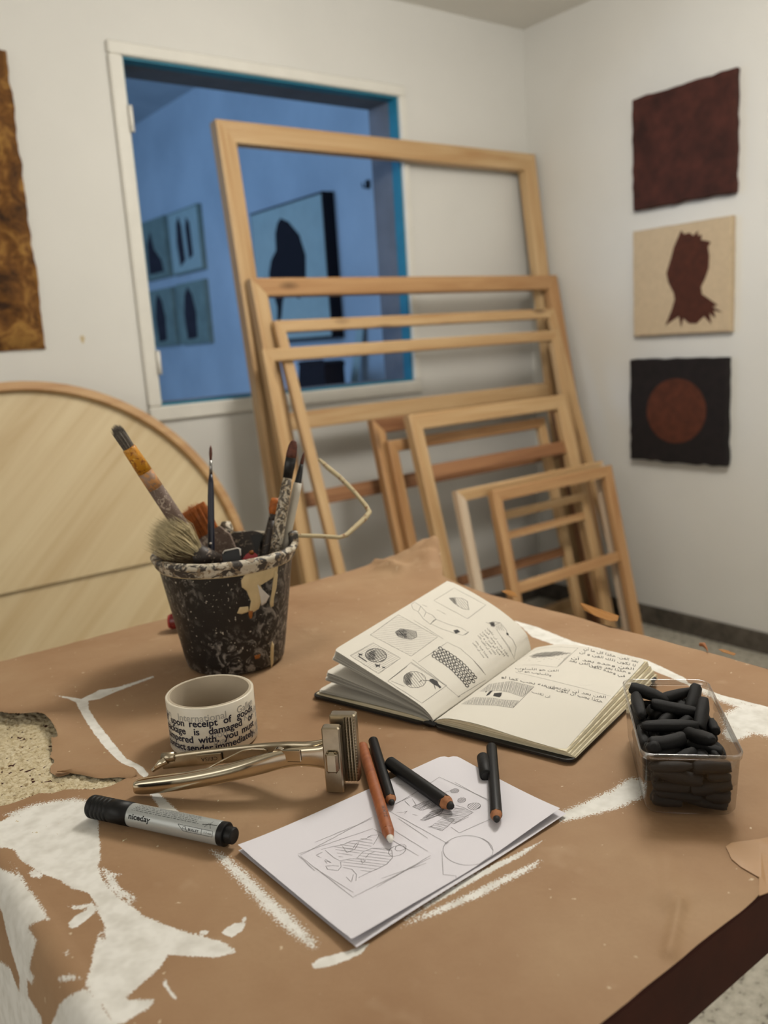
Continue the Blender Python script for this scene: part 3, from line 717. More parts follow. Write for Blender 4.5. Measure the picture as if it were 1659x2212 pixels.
KBVH = BVHTree.FromPolygons([Vector(v)+KR.location for v in [p.co for p in KR.data.vertices]], [tuple(p.vertices) for p in KR.data.polygons])

# ------------------------------------------------------------------ ink on surfaces
def bvh_of(o):
    M = Matrix.Translation(root_loc(o))
    return BVHTree.FromPolygons([M @ v.co for v in o.data.vertices], [tuple(p.vertices) for p in o.data.polygons])
def hit(b, p):
    d = ray(p).normalized(); r = b.ray_cast(CAM, d)
    if r[0] is None: return None
    nrm = r[1] if r[1].dot(d) < 0 else -r[1]
    return r[0], nrm
def dens(pl, step=4.0):
    out = [pl[0]]
    for a, b in zip(pl, pl[1:]):
        k = max(1, int(math.hypot(b[0]-a[0], b[1]-a[1])/step))
        for i in range(1, k+1): out.append((lerp(a[0], b[0], i/k), lerp(a[1], b[1], i/k)))
    return out
def ink(name, lines, b, width, mat, parent, lift=0.00025):
    """ribbons lying on a surface; lines = list of pixel polylines (or (polyline, width factor))"""
    V = []; Fc = []
    for L in lines:
        wf = 1.0
        if len(L) == 2 and not isinstance(L[1], tuple): L, wf = L
        pts = []
        for p in dens(L):
            h = hit(b, p)
            if h: pts.append(h)
        if len(pts) < 2: continue
        k = len(V); m = len(pts)
        for i, (p, nr) in enumerate(pts):
            t = pts[min(i+1, m-1)][0]-pts[max(i-1, 0)][0]
            if t.length < 1e-9: t = Vector((1, 0, 0))
            s_ = nr.cross(t.normalized()).normalized()*(width*wf*0.5*(0.55+0.45*math.sin(math.pi*(0.1+0.8*i/max(1, m-1)))))
            V += [p+nr*lift+s_, p+nr*lift-s_]
        for i in range(m-1): Fc.append((k+2*i, k+2*i+1, k+2*i+3, k+2*i+2))
    o = mesh(name, V, Fc, mat, parent, smooth=False); o['kind'] = 'stuff'; return o
def fill(name, polys, b, mat, parent, lift=0.0002):
    V = []; Fc = []
    for pl in polys:
        pts = [hit(b, p) for p in dens(pl+[pl[0]], 5)[:-1]]
        if any(p is None for p in pts): continue
        cx = sum(p[0] for p in pl)/len(pl); cy = sum(p[1] for p in pl)/len(pl); c = hit(b, (cx, cy))
        if c is None: continue
        k = len(V); V.append(c[0]+c[1]*lift); V += [p+nr*lift for p, nr in pts]; m = len(pts)
        for i in range(m): Fc.append((k, k+1+i, k+1+(i+1) % m))
    o = mesh(name, V, Fc, mat, parent, smooth=False); o['kind'] = 'stuff'; return o
def shake(pl, a=0.6, seed=0):
    r = random.Random(seed+int(pl[0][0]*7)); return [(x+r.uniform(-a, a), y+r.uniform(-a, a)) for x, y in dens(pl, 9)]
def loop(cx, cy, rx, ry, n_=24, rot=0.0, turns=1.0, a=0.0, seed=1):
    r = random.Random(seed); ca, sa = math.cos(rot), math.sin(rot); out = []
    for i in range(int(n_*turns)+1):
        t = 2*math.pi*i/n_; x = (rx+r.uniform(-a, a))*math.cos(t); y = (ry+r.uniform(-a, a))*math.sin(t); out.append((cx+x*ca-y*sa, cy+x*sa+y*ca))
    return out
def hatch(quad, n_, a=0.5, seed=3, part=(0, 1)):
    """n strokes across a quad from edge 0-3 to edge 1-2"""
    A, B, C_, D = quad; r = random.Random(seed); out = []
    for i in range(n_):
        t = (i+0.5)/n_; p = (lerp(A[0], D[0], t), lerp(A[1], D[1], t)); q_ = (lerp(B[0], C_[0], t), lerp(B[1], C_[1], t))
        u0 = part[0]+r.uniform(0, 0.06); u1 = part[1]-r.uniform(0, 0.06)
        out.append([(lerp(p[0], q_[0], u0)+r.uniform(-a, a), lerp(p[1], q_[1], u0)+r.uniform(-a, a)), (lerp(p[0], q_[0], u1)+r.uniform(-a, a), lerp(p[1], q_[1], u1)+r.uniform(-a, a))])
    return out
def hatch_loop(poly, n_, ang=0.0, a=0.4, seed=5):
    """hatching clipped to a polygon"""
    r = random.Random(seed); ca, sa = math.cos(ang), math.sin(ang); out = []
    R = [(x*ca+y*sa, -x*sa+y*ca) for x, y in poly]; y0 = min(p[1] for p in R); y1 = max(p[1] for p in R)
    for i in range(n_):
        y = lerp(y0, y1, (i+0.5)/n_)+r.uniform(-a, a); xs = []
        for (xa, ya), (xb, yb) in zip(R, R[1:]+R[:1]):
            if (ya > y) != (yb > y): xs.append(xa+(xb-xa)*(y-ya)/(yb-ya))
        xs.sort()
        for xa, xb in zip(xs[::2], xs[1::2]):
            out.append([(xa*ca-y*sa, xa*sa+y*ca), (xb*ca-y*sa, xb*sa+y*ca)])
    return out

# text -> triangles
_tc = {}
def text_geo(s, bold=0.0):
    key = (s, bold)
    if key in _tc: return _tc[key]
    c = bpy.data.curves.new('t', 'FONT'); c.body = s; c.size = 1.0; c.resolution_u = 3; c.offset = bold
    o = bpy.data.objects.new('t', c); COL.objects.link(o)
    dg = bpy.context.evaluated_depsgraph_get(); me = o.evaluated_get(dg).to_mesh()
    V = [(v.co.x, v.co.y) for v in me.vertices]; Fc = [tuple(p.vertices) for p in me.polygons]
    o.evaluated_get(dg).to_mesh_clear(); bpy.data.objects.remove(o); bpy.data.curves.remove(c)
    _tc[key] = (V, Fc); return V, Fc
def textwidth(s):
    V, _ = text_geo(s); return (min(v[0] for v in V), max(v[0] for v in V)) if V else (0, 0)
AR = {'ا': ('FE8D', 'FE8E', None, None), 'أ': ('FE83', 'FE84', None, None), 'ب': ('FE8F', 'FE90', 'FE91', 'FE92'), 'ت': ('FE95', 'FE96', 'FE97', 'FE98'), 'ج': ('FE9D', 'FE9E', 'FE9F', 'FEA0'),
      'ح': ('FEA1', 'FEA2', 'FEA3', 'FEA4'), 'د': ('FEA9', 'FEAA', None, None), 'ذ': ('FEAB', 'FEAC', None, None), 'ر': ('FEAD', 'FEAE', None, None), 'ش': ('FEB5', 'FEB6', 'FEB7', 'FEB8'), 'س': ('FEB1', 'FEB2', 'FEB3', 'FEB4'),
      'ع': ('FEC9', 'FECA', 'FECB', 'FECC'), 'ف': ('FED1', 'FED2', 'FED3', 'FED4'), 'ق': ('FED5', 'FED6', 'FED7', 'FED8'), 'ك': ('FED9', 'FEDA', 'FEDB', 'FEDC'), 'ل': ('FEDD', 'FEDE', 'FEDF', 'FEE0'), 'م': ('FEE1', 'FEE2', 'FEE3', 'FEE4'),
      'ن': ('FEE5', 'FEE6', 'FEE7', 'FEE8'), 'ه': ('FEE9', 'FEEA', 'FEEB', 'FEEC'), 'و': ('FEED', 'FEEE', None, None), 'ي': ('FEF1', 'FEF2', 'FEF3', 'FEF4'), 'ة': ('FE93', 'FE94', None, None), 'ى': ('FEEF', 'FEF0', None, None), 'ط': ('FEC1', 'FEC2', 'FEC3', 'FEC4')}
def shape_ar(s):
    out = []
    for wd in s.split(' '):
        r = []
        for i, ch in enumerate(wd):
            if ch not in AR: r.append(ch); continue
            pj = i > 0 and wd[i-1] in AR and AR[wd[i-1]][2] is not None
            nj = AR[ch][2] is not None and i+1 < len(wd) and wd[i+1] in AR
            r.append(chr(int(AR[ch][(3 if nj else 1) if pj else (2 if nj else 0)], 16)))
        out.append(''.join(reversed(r)))
    return ' '.join(reversed(out))
def page_text(s, p0, p1, hpx, b, V, Fc, lift=0.00025, bold=-0.006):
    """lay text between two pixels (its left end p0, right end p1) on a surface"""
    tv, tf = text_geo(s, bold)
    if not tv: return
    x0 = min(v[0] for v in tv); x1 = max(v[0] for v in tv); L = math.hypot(p1[0]-p0[0], p1[1]-p0[1]); ux, uy = (p1[0]-p0[0])/L, (p1[1]-p0[1])/L
    k = len(V); ok = True; T = []
    for x, y in tv:
        s_ = (x-x0)/(x1-x0)*L; h_ = y*hpx
        q_ = hit(b, (p0[0]+ux*s_+uy*h_*0.9, p0[1]+uy*s_-ux*h_*0.9))
        if q_ is None: return
        T.append(q_[0]+q_[1]*lift)
    V += T; Fc += [tuple(i+k for i in f) for f in tf]

# ------------------------------------------------------------------ sketchbook
BS = Vector((0.5044, 0.6218, 0)); E1 = Vector((0.27347, -0.96188, 0)); E2 = Vector((0.96188, 0.27347, 0))
def bk(a, d, z): return BS + E1*a + E2*d + Vector((0, 0, z))
book = thing('sketchbook', BS, 'open black sketchbook with drawings on cream pages', 'book')
def slab(name, a0, a1, d0, d1, z0, z1, mat, parent, rr=0.008):
    pts = []
    for cx, cy, s0 in ((a1-rr, d1-rr, 0), (a0+rr, d1-rr, 90), (a0+rr, d0+rr, 180), (a1-rr, d0+rr, 270)):
        for k in range(5):
            t = math.radians(s0+k*22.5); pts.append((cx+rr*math.cos(t), cy+rr*math.sin(t)))
    return sharp(G().loft([[bk(a, d, z0) for a, d in pts], [bk(a, d, z1) for a, d in pts]]).build(name, mat, parent))
slab('cover', -0.1545, -0.006, 0, 0.219, 0.0006, 0.0032, M_COVER, book)
slab('cover', 0.006, 0.1548, 0, 0.219, 0.0006, 0.0032, M_COVER, book)
G().tube([bk(0, 0.001, 0.003), bk(0, 0.218, 0.003)], 0.0075, 12, flat=0.32, flatdir=(0, 0, 1)).build('spine', M_COVER, book)
def spl(pts, n_):
    """resample a polyline of tuples by Catmull-Rom"""
    P_ = [np.array(p, float) for p in pts]; P_ = [2*P_[0]-P_[1]]+P_+[2*P_[-1]-P_[-2]]; out = []
    m = len(pts)-1
    for i in range(n_):
        t = i/(n_-1)*m; k = min(int(t), m-1); u = t-k; a, b, c, d = P_[k:k+4]
        out.append(0.5*((2*b)+(-a+c)*u+(2*a-5*b+4*c-d)*u*u+(-a+3*b-3*c+d)*u**3))
    return out
def page(near, far, d0, d1, name='page', mat=M_PAGE, n_=28, m_=26, corner=0.004, parent=book, thick=0.0002):
    A = spl(near, n_); B = spl(far, n_); V = []; Fc = []
    for j in range(m_+1):
        t = j/m_
        for i in range(n_):
            q_ = A[i]*(1-t)+B[i]*t
            dd = lerp(d0, d1, t)
            # rounded outer corners
            e = i/(n_-1)
            if e > 0.94:
                k = (e-0.94)/0.06
                if j == 0: dd += corner*k*k
                if j == m_: dd -= corner*k*k
            V.append(bk(q_[0], dd, q_[1]))
    for j in range(m_):
        for i in range(n_-1):
            a = j*n_+i; Fc.append((a, a+1, a+n_+1, a+n_))
    return mesh(name, V, Fc, mat, parent)
LN = [(0.0036, 0.0069), (-0.0016, 0.0129), (-0.0156, 0.0214), (-0.058, 0.0376), (-0.11, 0.0564), (-0.1199, 0.060)]
LF = [(0.0060, 0.0108), (0.0035, 0.022), (-0.003, 0.0343), (-0.031, 0.0535), (-0.067, 0.0706), (-0.105, 0.084)]
pgL = page(LN, LF, 0.005, 0.213)
def mixp(A, B, t, dz=0): return [(lerp(a[0], b[0], t), lerp(a[1], b[1], t)+dz) for a, b in zip(A, B)]
LN0 = [(0.002, 0.004), (-0.006, 0.0055), (-0.025, 0.0068), (-0.07, 0.0068), (-0.13, 0.0052), (-0.150, 0.0048)]
LF0 = [(0.004, 0.005), (-0.004, 0.0085), (-0.02, 0.0105), (-0.06, 0.0105), (-0.12, 0.008), (-0.146, 0.007)]
for t_ in (0.035, 0.07, 0.11, 0.16, 0.20):
    page(mixp(LN, LN0, t_, -0.0006), mixp(LF, LF0, t_, -0.0006), 0.005+0.001*rnd.random(), 0.213-0.002*rnd.random())
for t_ in (0.50, 0.53, 0.56, 0.60, 0.66, 0.70):
    page(mixp(LN, LN0, t_, -0.0004), mixp(LF, LF0, t_, -0.0004), 0.005+0.002*rnd.random(), 0.213-0.002*rnd.random())
for t_ in (0.93, 0.95, 0.97):
    page(mixp(LN, LN0, t_, 0.0), mixp(LF, LF0, t_, 0.0), 0.004+0.002*rnd.random(), 0.213-0.002*rnd.random())
def block(top_n, top_f, bot_n, bot_f, d0, d1, name='page_block', n_=24, m_=14):
    """closed wad of pages between two ruled surfaces"""
    A, B, C_, D = spl(top_n, n_), spl(top_f, n_), spl(bot_n, n_), spl(bot_f, n_); rings = []
    for j in range(m_+1):
        t = j/m_; dd = lerp(d0, d1, t)
        tp_ = [A[i]*(1-t)+B[i]*t for i in range(n_)]; bt = [C_[i]*(1-t)+D[i]*t for i in range(n_)]
        rings.append([bk(p[0], dd, p[1]) for p in tp_]+[bk(p[0], dd, p[1]) for p in reversed(bt)])
    return sharp(G().loft(rings).build(name, M_EDGE, book), 35)
FL = [(0.001, 0.0034), (-0.01, 0.0034), (-0.03, 0.0034), (-0.07, 0.0034), (-0.13, 0.0034), (-0.151, 0.0034)]
block(LN0, LF0, FL, FL, 0.004, 0.214)
RN = [(0.0040, 0.0050), (0.0081, 0.0082), (0.0198, 0.0122), (0.036, 0.0138), (0.0594, 0.0140), (0.0894, 0.0118), (0.1182, 0.0101), (0.1451, 0.0090)]
RF = [(0.0062, 0.0105), (0.0125, 0.0150), (0.0245, 0.0192), (0.041, 0.0238), (0.067, 0.0268), (0.1005, 0.0258), (0.125, 0.0240), (0.1440, 0.0226)]
pgR = page(RN, RF, 0.005, 0.213)
RN0 = [(0.003, 0.0034), (0.010, 0.0034), (0.022, 0.0034), (0.040, 0.0034), (0.065, 0.0034), (0.095, 0.0034), (0.125, 0.0034), (0.1500, 0.0034)]
prev = 0.0
for k, (ta_, tb_) in enumerate(((0.05, 0.30), (0.34, 0.52), (0.56, 0.76), (0.80, 1.0))):
    sh = 0.0012*(k+1)
    f0 = lambda t_: [(a+sh*min(1, i/6), z) for i, (a, z) in enumerate(mixp(RN, RN0, t_))]
    f1 = lambda t_: [(a+sh*1.4*min(1, i/6), z) for i, (a, z) in enumerate(mixp(RF, [(a, z+0.001) for a, z in RN0], t_))]
    block(f0(ta_), f1(ta_), f0(tb_), f1(tb_), 0.005+0.0006*k, 0.213+0.0005*k)
page(mixp(RN, RN0, 0.025), mixp(RF, RN0, 0.025), 0.0055, 0.2125)
G().tube([bk(0.150, 0.196, 0.0035), bk(0.1555, 0.199, 0.006), bk(0.1575, 0.203, 0.0075), bk(0.1562, 0.207, 0.0055), bk(0.152, 0.209, 0.0035)], 0.0022, 8).build('elastic_band', M_COVER, book)
# drawings, left page
Z4 = lambda pl: [(680+x*0.2893, 1240+y*0.2893) for x, y in pl]
bL = bvh_of(pgL); bR = bvh_of(pgR)
thin = []; med = []; bold = []; fl = []
def quadframe(q_, seed):
    for i in range(4): thin.append(shake(Z4([q_[i], q_[(i+1) % 4]]), 0.35, seed+i))
quadframe([(1040, 105), (1278, 232), (1140, 335), (890, 200)], 1)
rock = Z4([(1003, 180), (1050, 178), (1100, 182), (1140, 205), (1142, 235), (1152, 268), (1110, 262), (1070, 240), (1035, 215), (1003, 180)])
med.append(rock); med += hatch_loop(Z4([(1003, 180), (1050, 178), (1060, 230), (1035, 215)]), 8, 0.9); thin += hatch_loop(rock[:-1], 7, 0.9)
arm = Z4([(720, 230), (745, 210), (790, 240), (830, 285), (880, 310), (905, 340), (860, 375), (810, 335), (770, 280), (735, 265), (720, 230)])
thin.append(arm); thin += [Z4([(790, 240), (775, 280)]), Z4([(830, 285), (815, 320)])]; med.append(Z4([(905, 338), (885, 350), (862, 378)]))
thin += [shake(Z4([(905, 340), (1000, 378), (1085, 400), (1145, 435)]), 0.3), Z4([(1145, 435), (1105, 460), (1030, 438), (950, 412), (870, 375)])]; med.append(Z4([(1150, 432), (1120, 456)]))
fl.append(Z4([(1035, 422), (1065, 414), (1085, 432), (1052, 447)]))
thin += [Z4([(910, 268), (945, 282)]), Z4([(945, 285), (978, 302)]), shake(Z4([(740, 345), (960, 487)]), 0.3), Z4([(800, 230), (840, 245)])]
q2 = [(625, 305), (918, 470), (720, 615), (415, 455)]; quadframe(q2, 11)
faint = hatch_loop(Z4(q2), 22, 0.10, 0.3)
rk2 = Z4([(600, 435), (640, 410), (700, 418), (755, 430), (762, 470), (720, 490), (660, 480), (620, 465)])
med.append(rk2+[rk2[0]]); bold += hatch_loop(Z4([(600, 435), (640, 410), (690, 418), (690, 480), (620, 465)]), 10, 0.8); med += hatch_loop(rk2, 16, 0.6)
q3 = [(435, 515), (640, 630), (475, 745), (265, 610)]; quadframe(q3, 21); faint += hatch_loop(Z4(q3), 16, -0.5, 0.4)
c3 = loop(680+457*.2893, 1240+608*.2893, 23, 14.5, 22, 0.1); bold.append(c3); bold += hatch_loop(Z4([(385, 600), (420, 575), (455, 568), (450, 640), (410, 640)]), 12, 0.7, 0.4); med += hatch_loop(c3, 9, -0.4, 0.5)+hatch_loop(c3, 8, 0.9, 0.5)
bold += [Z4([(325, 610), (390, 655)]), Z4([(322, 612), (388, 657)])]
for hx, hy, k in ((468, 682, 1.0), (514, 697, 0.6), (340, 600, 0.8)):
    fl.append(Z4([(hx-22*k, hy-14*k), (hx-8*k, hy-6*k), (hx+12*k, hy-2*k), (hx+22*k, hy-10*k), (hx+16*k, hy+6*k), (hx+18*k, hy+18*k), (hx+6*k, hy+8*k), (hx-10*k, hy+14*k), (hx-14*k, hy)]))
quadframe([(720, 660), (985, 832), (800, 965), (545, 800)], 31); thin.append(Z4([(570, 800), (670, 840)])); thin += [Z4([(720, 668), (970, 830)]), Z4([(690, 690), (560, 790)])]
c4 = loop(680+745*.2893, 1240+790*.2893, 24.5, 17.5, 26, 0.1, 1.1, 0.6); med.append(c4)
med += hatch_loop(Z4([(665, 760), (700, 735), (735, 745), (715, 790), (725, 830), (690, 830), (668, 800)]), 18, 1.0); thin += hatch_loop(c4[:26], 9, 0.9)
fl.append(Z4([(858, 785), (880, 782), (915, 800), (925, 825), (945, 845), (935, 856), (915, 838), (890, 828), (870, 812), (855, 800)])); bold += [Z4([(862, 795), (830, 796), (805, 792)]), Z4([(800, 792), (780, 808)]), Z4([(890, 825), (900, 860)])]
thin += [shake(Z4([(990, 510), (770, 660)]), 0.3), shake(Z4([(990, 510), (1090, 560), (1180, 640), (1275, 755)]), 0.3), shake(Z4([(728, 640), (900, 770), (1070, 915)]), 0.3), shake(Z4([(1275, 790), (1070, 915)]), 0.3)]
med.append(Z4([(1180, 640), (1240, 705), (1272, 752)])); med.append(Z4([(1085, 912), (1065, 920)]))
# dry-stone band
rg = random.Random(4)
A0, A1 = (905, 575), (1190, 830)
for i in range(12):
    for j in range(4):
        s_ = (i+0.3+0.5*(j % 2))/12.6; bow = math.sin(math.pi*s_)
        cx_ = lerp(930, 1220, s_)*(1-j/3)+lerp(868, 1150, s_)*(j/3)+18*bow; cy_ = lerp(552, 802, s_)*(1-j/3)+lerp(602, 852, s_)*(j/3)-14*bow
        bold.append((loop(680+cx_*.2893, 1240+cy_*.2893, 4.3, 2.9, 9, 0.75+rg.uniform(-.3, .3), 1.05, 0.6, i*9+j), 1.5))
# cliff and house at the right
med += [Z4([(1275, 360), (1300, 372), (1330, 355), (1385, 365), (1345, 378), (1330, 400)]), shake(Z4([(1385, 365), (1430, 420), (1440, 455), (1475, 490), (1502, 545), (1490, 620)]), 0.3)]
bold += hatch_loop(Z4([(1300, 362), (1340, 360), (1345, 392), (1318, 392)]), 9, 1.2); fl.append(Z4([(1428, 440), (1442, 440), (1448, 456), (1433, 457)]))
thin += [shake(Z4([(1345, 400), (1400, 480), (1440, 540), (1480, 610)]), 0.4), shake(Z4([(1395, 470), (1450, 545), (1492, 640)]), 0.4)] + hatch(Z4([(1390, 370), (1420, 430), (1360, 420), (1345, 385)]), 4)
ink('ink_drawing', med, bL, 0.00042, M_INK, pgL); ink('fine_ink_lines', thin, bL, 0.00030, M_INK, pgL); ink('faint_hatching', faint, bL, 0.00022, M_GRAPH, pgL)
ink('bold_ink_strokes', bold, bL, 0.00075, M_INK, pgL); fill('solid_ink', fl, bL, M_INK, pgL)
V = []; Fc = []
notes = ['هكذا يجب أن تكون', 'الفن بعد أن', 'كما لو أن الفن', 'تلك الفن و أن', 'بعد أن تكون تلك', 'هكذا كما بعد', 'يجب أن تكون']
for i, s_ in enumerate(notes):
    p_end = (1290-18*i-2, 405+14*i+26*(i > 4)); ln = 250-22*i if i < 5 else 150-20*(i-5)
    a = Z4([(p_end[0], p_end[1])])[0]; bq = Z4([(p_end[0]+ln*0.62, p_end[1]+ln*0.86)])[0]
    page_text(shape_ar(s_), a, bq, 5.2, bL, V, Fc)
if V: mesh('handwritten_notes', V, Fc, M_INK, pgL, smooth=False)['kind'] = 'stuff'
# drawings, right page
Z5 = lambda pl: [(920+x*0.3014, 1380+y*0.3014) for x, y in pl]
thin = []; med = []; bold = []; fl = []
thin += [shake(Z5([(690, 140), (760, 95), (830, 68), (950, 58), (1090, 68)]), 0.3), shake(Z5([(1090, 68), (1010, 140), (940, 205)]), 0.3), shake(Z5([(690, 190), (800, 188), (940, 205)]), 0.3), Z5([(1082, 70), (1094, 66)]), Z5([(1030, 112), (945, 196)])]
band = Z5([(735, 128), (790, 106), (850, 95), (950, 91), (1045, 104), (980, 116), (900, 128), (830, 134), (770, 136)])
bold += hatch_loop(band, 9, 0.05, 0.4); med += [shake(l, 0.8, i) for i, l in enumerate(hatch_loop(band, 12, -0.6, 0.6))]
for i in range(16): x = 715+18*i; med.append(Z5([(x, 142+8*math.sin(i*2.1)), (x+12, 140+8*math.sin(i*2.1))]))
med += [Z5([(800, 165), (825, 163)]), Z5([(730, 160), (748, 158)])]
thin.append(shake(Z5([(640, 240), (900, 300), (1120, 355), (1345, 418)]), 0.2))
h1 = Z5([(455, 325), (610, 305), (775, 345), (690, 418), (600, 385), (520, 372), (390, 378)])
h2 = Z5([(345, 420), (480, 425), (560, 440), (665, 445), (625, 496), (500, 478), (255, 468)])
med += hatch_loop(h1, 46, 1.85, 0.5) + hatch_loop(h2, 46, 1.9, 0.5); thin += [h1+[h1[0]], Z5([(775, 345), (625, 496)]), h2+[h2[0]]]
fl += [Z5([(490, 390), (545, 386), (540, 408), (528, 420), (482, 410)]), Z5([(460, 375), (480, 372), (455, 400), (430, 412), (440, 395)]), Z5([(425, 380), (440, 376), (430, 386)])]
ink('ink_drawing', med, bR, 0.00036, M_INK, pgR); ink('fine_ink_lines', thin, bR, 0.00026, M_INK, pgR); ink('bold_ink_strokes', bold, bR, 0.0008, M_INK, pgR); fill('solid_ink', fl, bR, M_INK, pgR)
V = []; Fc = []
for s_, a, bq, hh in (('بعد الفن، هكذا كل ما أن', (1130, 78), (1520, 172), 8), ('لا تكون تلك الفن و أن', (1100, 102), (1500, 200), 8), ('الفن وحده بعد أن', (1040, 143), (1488, 226), 8), ('و هكذا بعد حتى الفن بعد', (1025, 162), (1465, 250), 8), ('في وحده تكون', (1170, 196), (1425, 278), 8),
                      ('الفن هو الأسلوب', (640, 217), (950, 236), 6), ('والأسلوب هو أن', (662, 232), (897, 268), 6), ('الفن بعد أن تشتعل عنه يجب كما لو', (540, 280), (1287, 428), 8), ('هكذا يجب أن تكون تلك', (860, 350), (1262, 460), 9), ('أن تكتب', (757, 384), (888, 424), 7)):
    page_text(shape_ar(s_), Z5([a])[0], Z5([bq])[0], hh, bR, V, Fc)
if V: mesh('handwritten_notes', V, Fc, M_INK, pgR, smooth=False)['kind'] = 'stuff'

# ------------------------------------------------------------------ folded drawing sheet
PC = Vector((0.3696, 0.4931, 0)); th_ = 0.0122
# corners read off the table: left, near, right, far
cL, cN, cR, cF = pz((514, 1828), 0.004), pz((760, 2032), 0.0045), pz((1210, 1742), 0.008), pz((972, 1624), 0.0015)
sheet = thing('folded_sheet', (cL+cR)/2*1.0, 'white folded sheet of paper with pencil sketches under the pencils', 'paper')
def leaf(name, c, zf, inset=0.0, mat=M_SHEET):
    N1, N2 = 36, 26; V = []; Fc = []; L_, N_, R_, F_ = c
    for j in range(N2+1):
        for i in range(N1+1):
            s_, t = i/N1, j/N2          # s along long edge (L->F), t from far side to near side
            # rounded far corner
            if s_ > 0.93 and t < 0.10:
                k = ((s_-0.93)/0.07)*(1-t/0.10); s_ -= 0.035*k*k; t += 0.05*k*k
            top_ = L_.lerp(F_, s_); bot_ = N_.lerp(R_, s_); p = top_.lerp(bot_, t)
            V.append((p.x, p.y, zf(s_, t)))
    for j in range(N2):
        for i in range(N1):
            a = j*(N1+1)+i; Fc.append((a, a+1, a+N1+2, a+N1+1))
    return mesh(name, V, Fc, mat, sheet)
up = leaf('upper_leaf', (cL, cN, cR, cF), lambda s_, t: 0.0012+0.0032*(1-s_)*math.exp(-s_*6)*1.0+0.0036*max(0, s_-0.55)**2/0.2*t*t+0.0014*t**6*(1+0.5*math.sin(s_*9))+0.0010*math.exp(-((t-0.0)/0.1)**2)*(1-s_))
dn = (cR-cN).normalized(); dp = (cN-cL).normalized()
leaf('lower_leaf', (cL+Vector((0, 0, 0)), cN+dp*0.0035+dn*0.001, cR+dp*0.003+dn*0.004, cF), lambda s_, t: 0.0004+0.0006*t**6*(1+math.sin(s_*7)))
bU = bvh_of(up)
Z6 = lambda pl: [(680+x*0.27728, 1690+y*0.27728) for x, y in pl]
g1 = []; g2 = []
for a, b in (((450, 270), (-110, 570)), ((445, 285), (0, 470)), ((455, 360), (-130, 560)), ((460, 365), (810, 575)), ((625, 380), (880, 540)), ((-110, 580), (300, 900)), ((0, 670), (300, 860)), ((300, 895), (900, 590)), ((520, 750), (870, 630)), ((480, 820), (905, 570)), ((-130, 570), (0, 690))):
    g1.append(shake(Z6([a, b]), 0.5))
g2 += [Z6([(330, 590), (380, 540), (450, 515), (540, 515), (600, 530), (605, 590), (560, 640), (490, 675), (420, 705), (340, 745)]), Z6([(190, 615), (280, 597), (345, 600)]), Z6([(200, 620), (205, 660), (180, 690), (100, 680), (85, 655), (140, 650), (190, 655)]), Z6([(220, 665), (290, 680), (325, 720), (320, 770)]),
       Z6([(80, 530), (150, 590), (190, 610)]), Z6([(50, 525), (150, 500), (215, 490), (280, 460), (340, 455), (400, 440), (440, 415), (500, 410), (480, 450), (455, 490)]), Z6([(215, 500), (250, 550), (310, 525), (345, 470), (320, 480), (295, 520), (220, 510)]),
       Z6([(80, 600), (130, 630), (75, 610), (95, 635)]), Z6([(345, 600), (395, 610), (370, 635), (360, 605)]), Z6([(245, 740), (285, 780), (300, 720)]), Z6([(395, 590), (420, 560), (465, 545)]), Z6([(60, 545), (10, 570), (50, 590)])]
g2 += [loop(680+640*.27728, 1690+535*.27728, 19, 11, 22, -0.3, 1.15, 0.6), loop(680+668*.27728, 1690+510*.27728, 12, 7, 18, -0.3, 1.1, 0.6)]
bodyp = Z6([(330, 590), (380, 540), (450, 515), (540, 515), (600, 530), (605, 590), (560, 640), (490, 675), (420, 705), (220, 650), (200, 615)])
g1 += hatch_loop(bodyp, 9, 0.12, 0.5) + hatch_loop(Z6([(150, 500), (280, 460), (440, 415), (455, 490), (345, 560), (190, 590)]), 9, 0.15, 0.5)
g1 += [shake(Z6([(580, 225), (1030, 475)]), 0.3), Z6([(655, 285), (880, 437)]), shake(Z6([(630, 170), (820, 60), (970, -40)]), 0.3), shake(Z6([(970, -40), (1360, 140)]), 0.3), shake(Z6([(1125, 395), (1375, 285)]), 0.3), Z6([(1060, 350), (1125, 395)]), Z6([(1090, 0), (1360, 150)]), Z6([(640, 235), (690, 235)])]
circ = loop(680+1194*.27728, 1690+532*.27728, 54, 32, 46, 0.03, 1.02, 0.2)
g2 += [circ, Z6([(1290, 432), (1350, 470), (1385, 530)]), Z6([(1010, 475), (1045, 465), (1020, 485)])]
g1 += [Z6([(990, 540), (1000, 720), (1100, 730), (1100, 780)]), Z6([(1330, 600), (1325, 640)])]
for cx_, cy_, rx_, ry_ in ((1090, 68, 9, 4.5), (1145, 140, 9, 5), (1240, 187, 14, 7.5)):
    lp = loop(680+cx_*.27728, 1690+cy_*.27728, rx_, ry_, 18, -0.1, 1.2, 0.8, int(cx_)); g2.append(lp); g2 += hatch_loop(lp[:18], 6, -0.7)
for poly, k, an in (([(1000, 120), (860, 150), (760, 190), (830, 220), (930, 195), (1010, 170)], 14, -0.5), ([(900, 230), (1010, 200), (980, 250), (860, 300), (820, 295)], 10, -0.4), ([(1010, 190), (1180, 210), (1235, 235), (1080, 325), (1000, 275), (940, 250)], 13, 0.12), ([(1000, 265), (1090, 290), (1040, 340), (990, 380), (900, 350), (940, 320)], 10, 0.2)):
    z_ = Z6(poly); g2 += [shake(l, 0.7, i) for i, l in enumerate(hatch_loop(z_, k, an, 0.6))]; g1.append(z_)
g2 += [Z6([(690, 235), (720, 225), (700, 245)]), Z6([(760, 250), (800, 260)]), Z6([(880, 350), (920, 340), (890, 355)]), Z6([(1085, 325), (1200, 270)]), Z6([(1100, 180), (1180, 205)]), Z6([(1000, 85), (1060, 65)])]
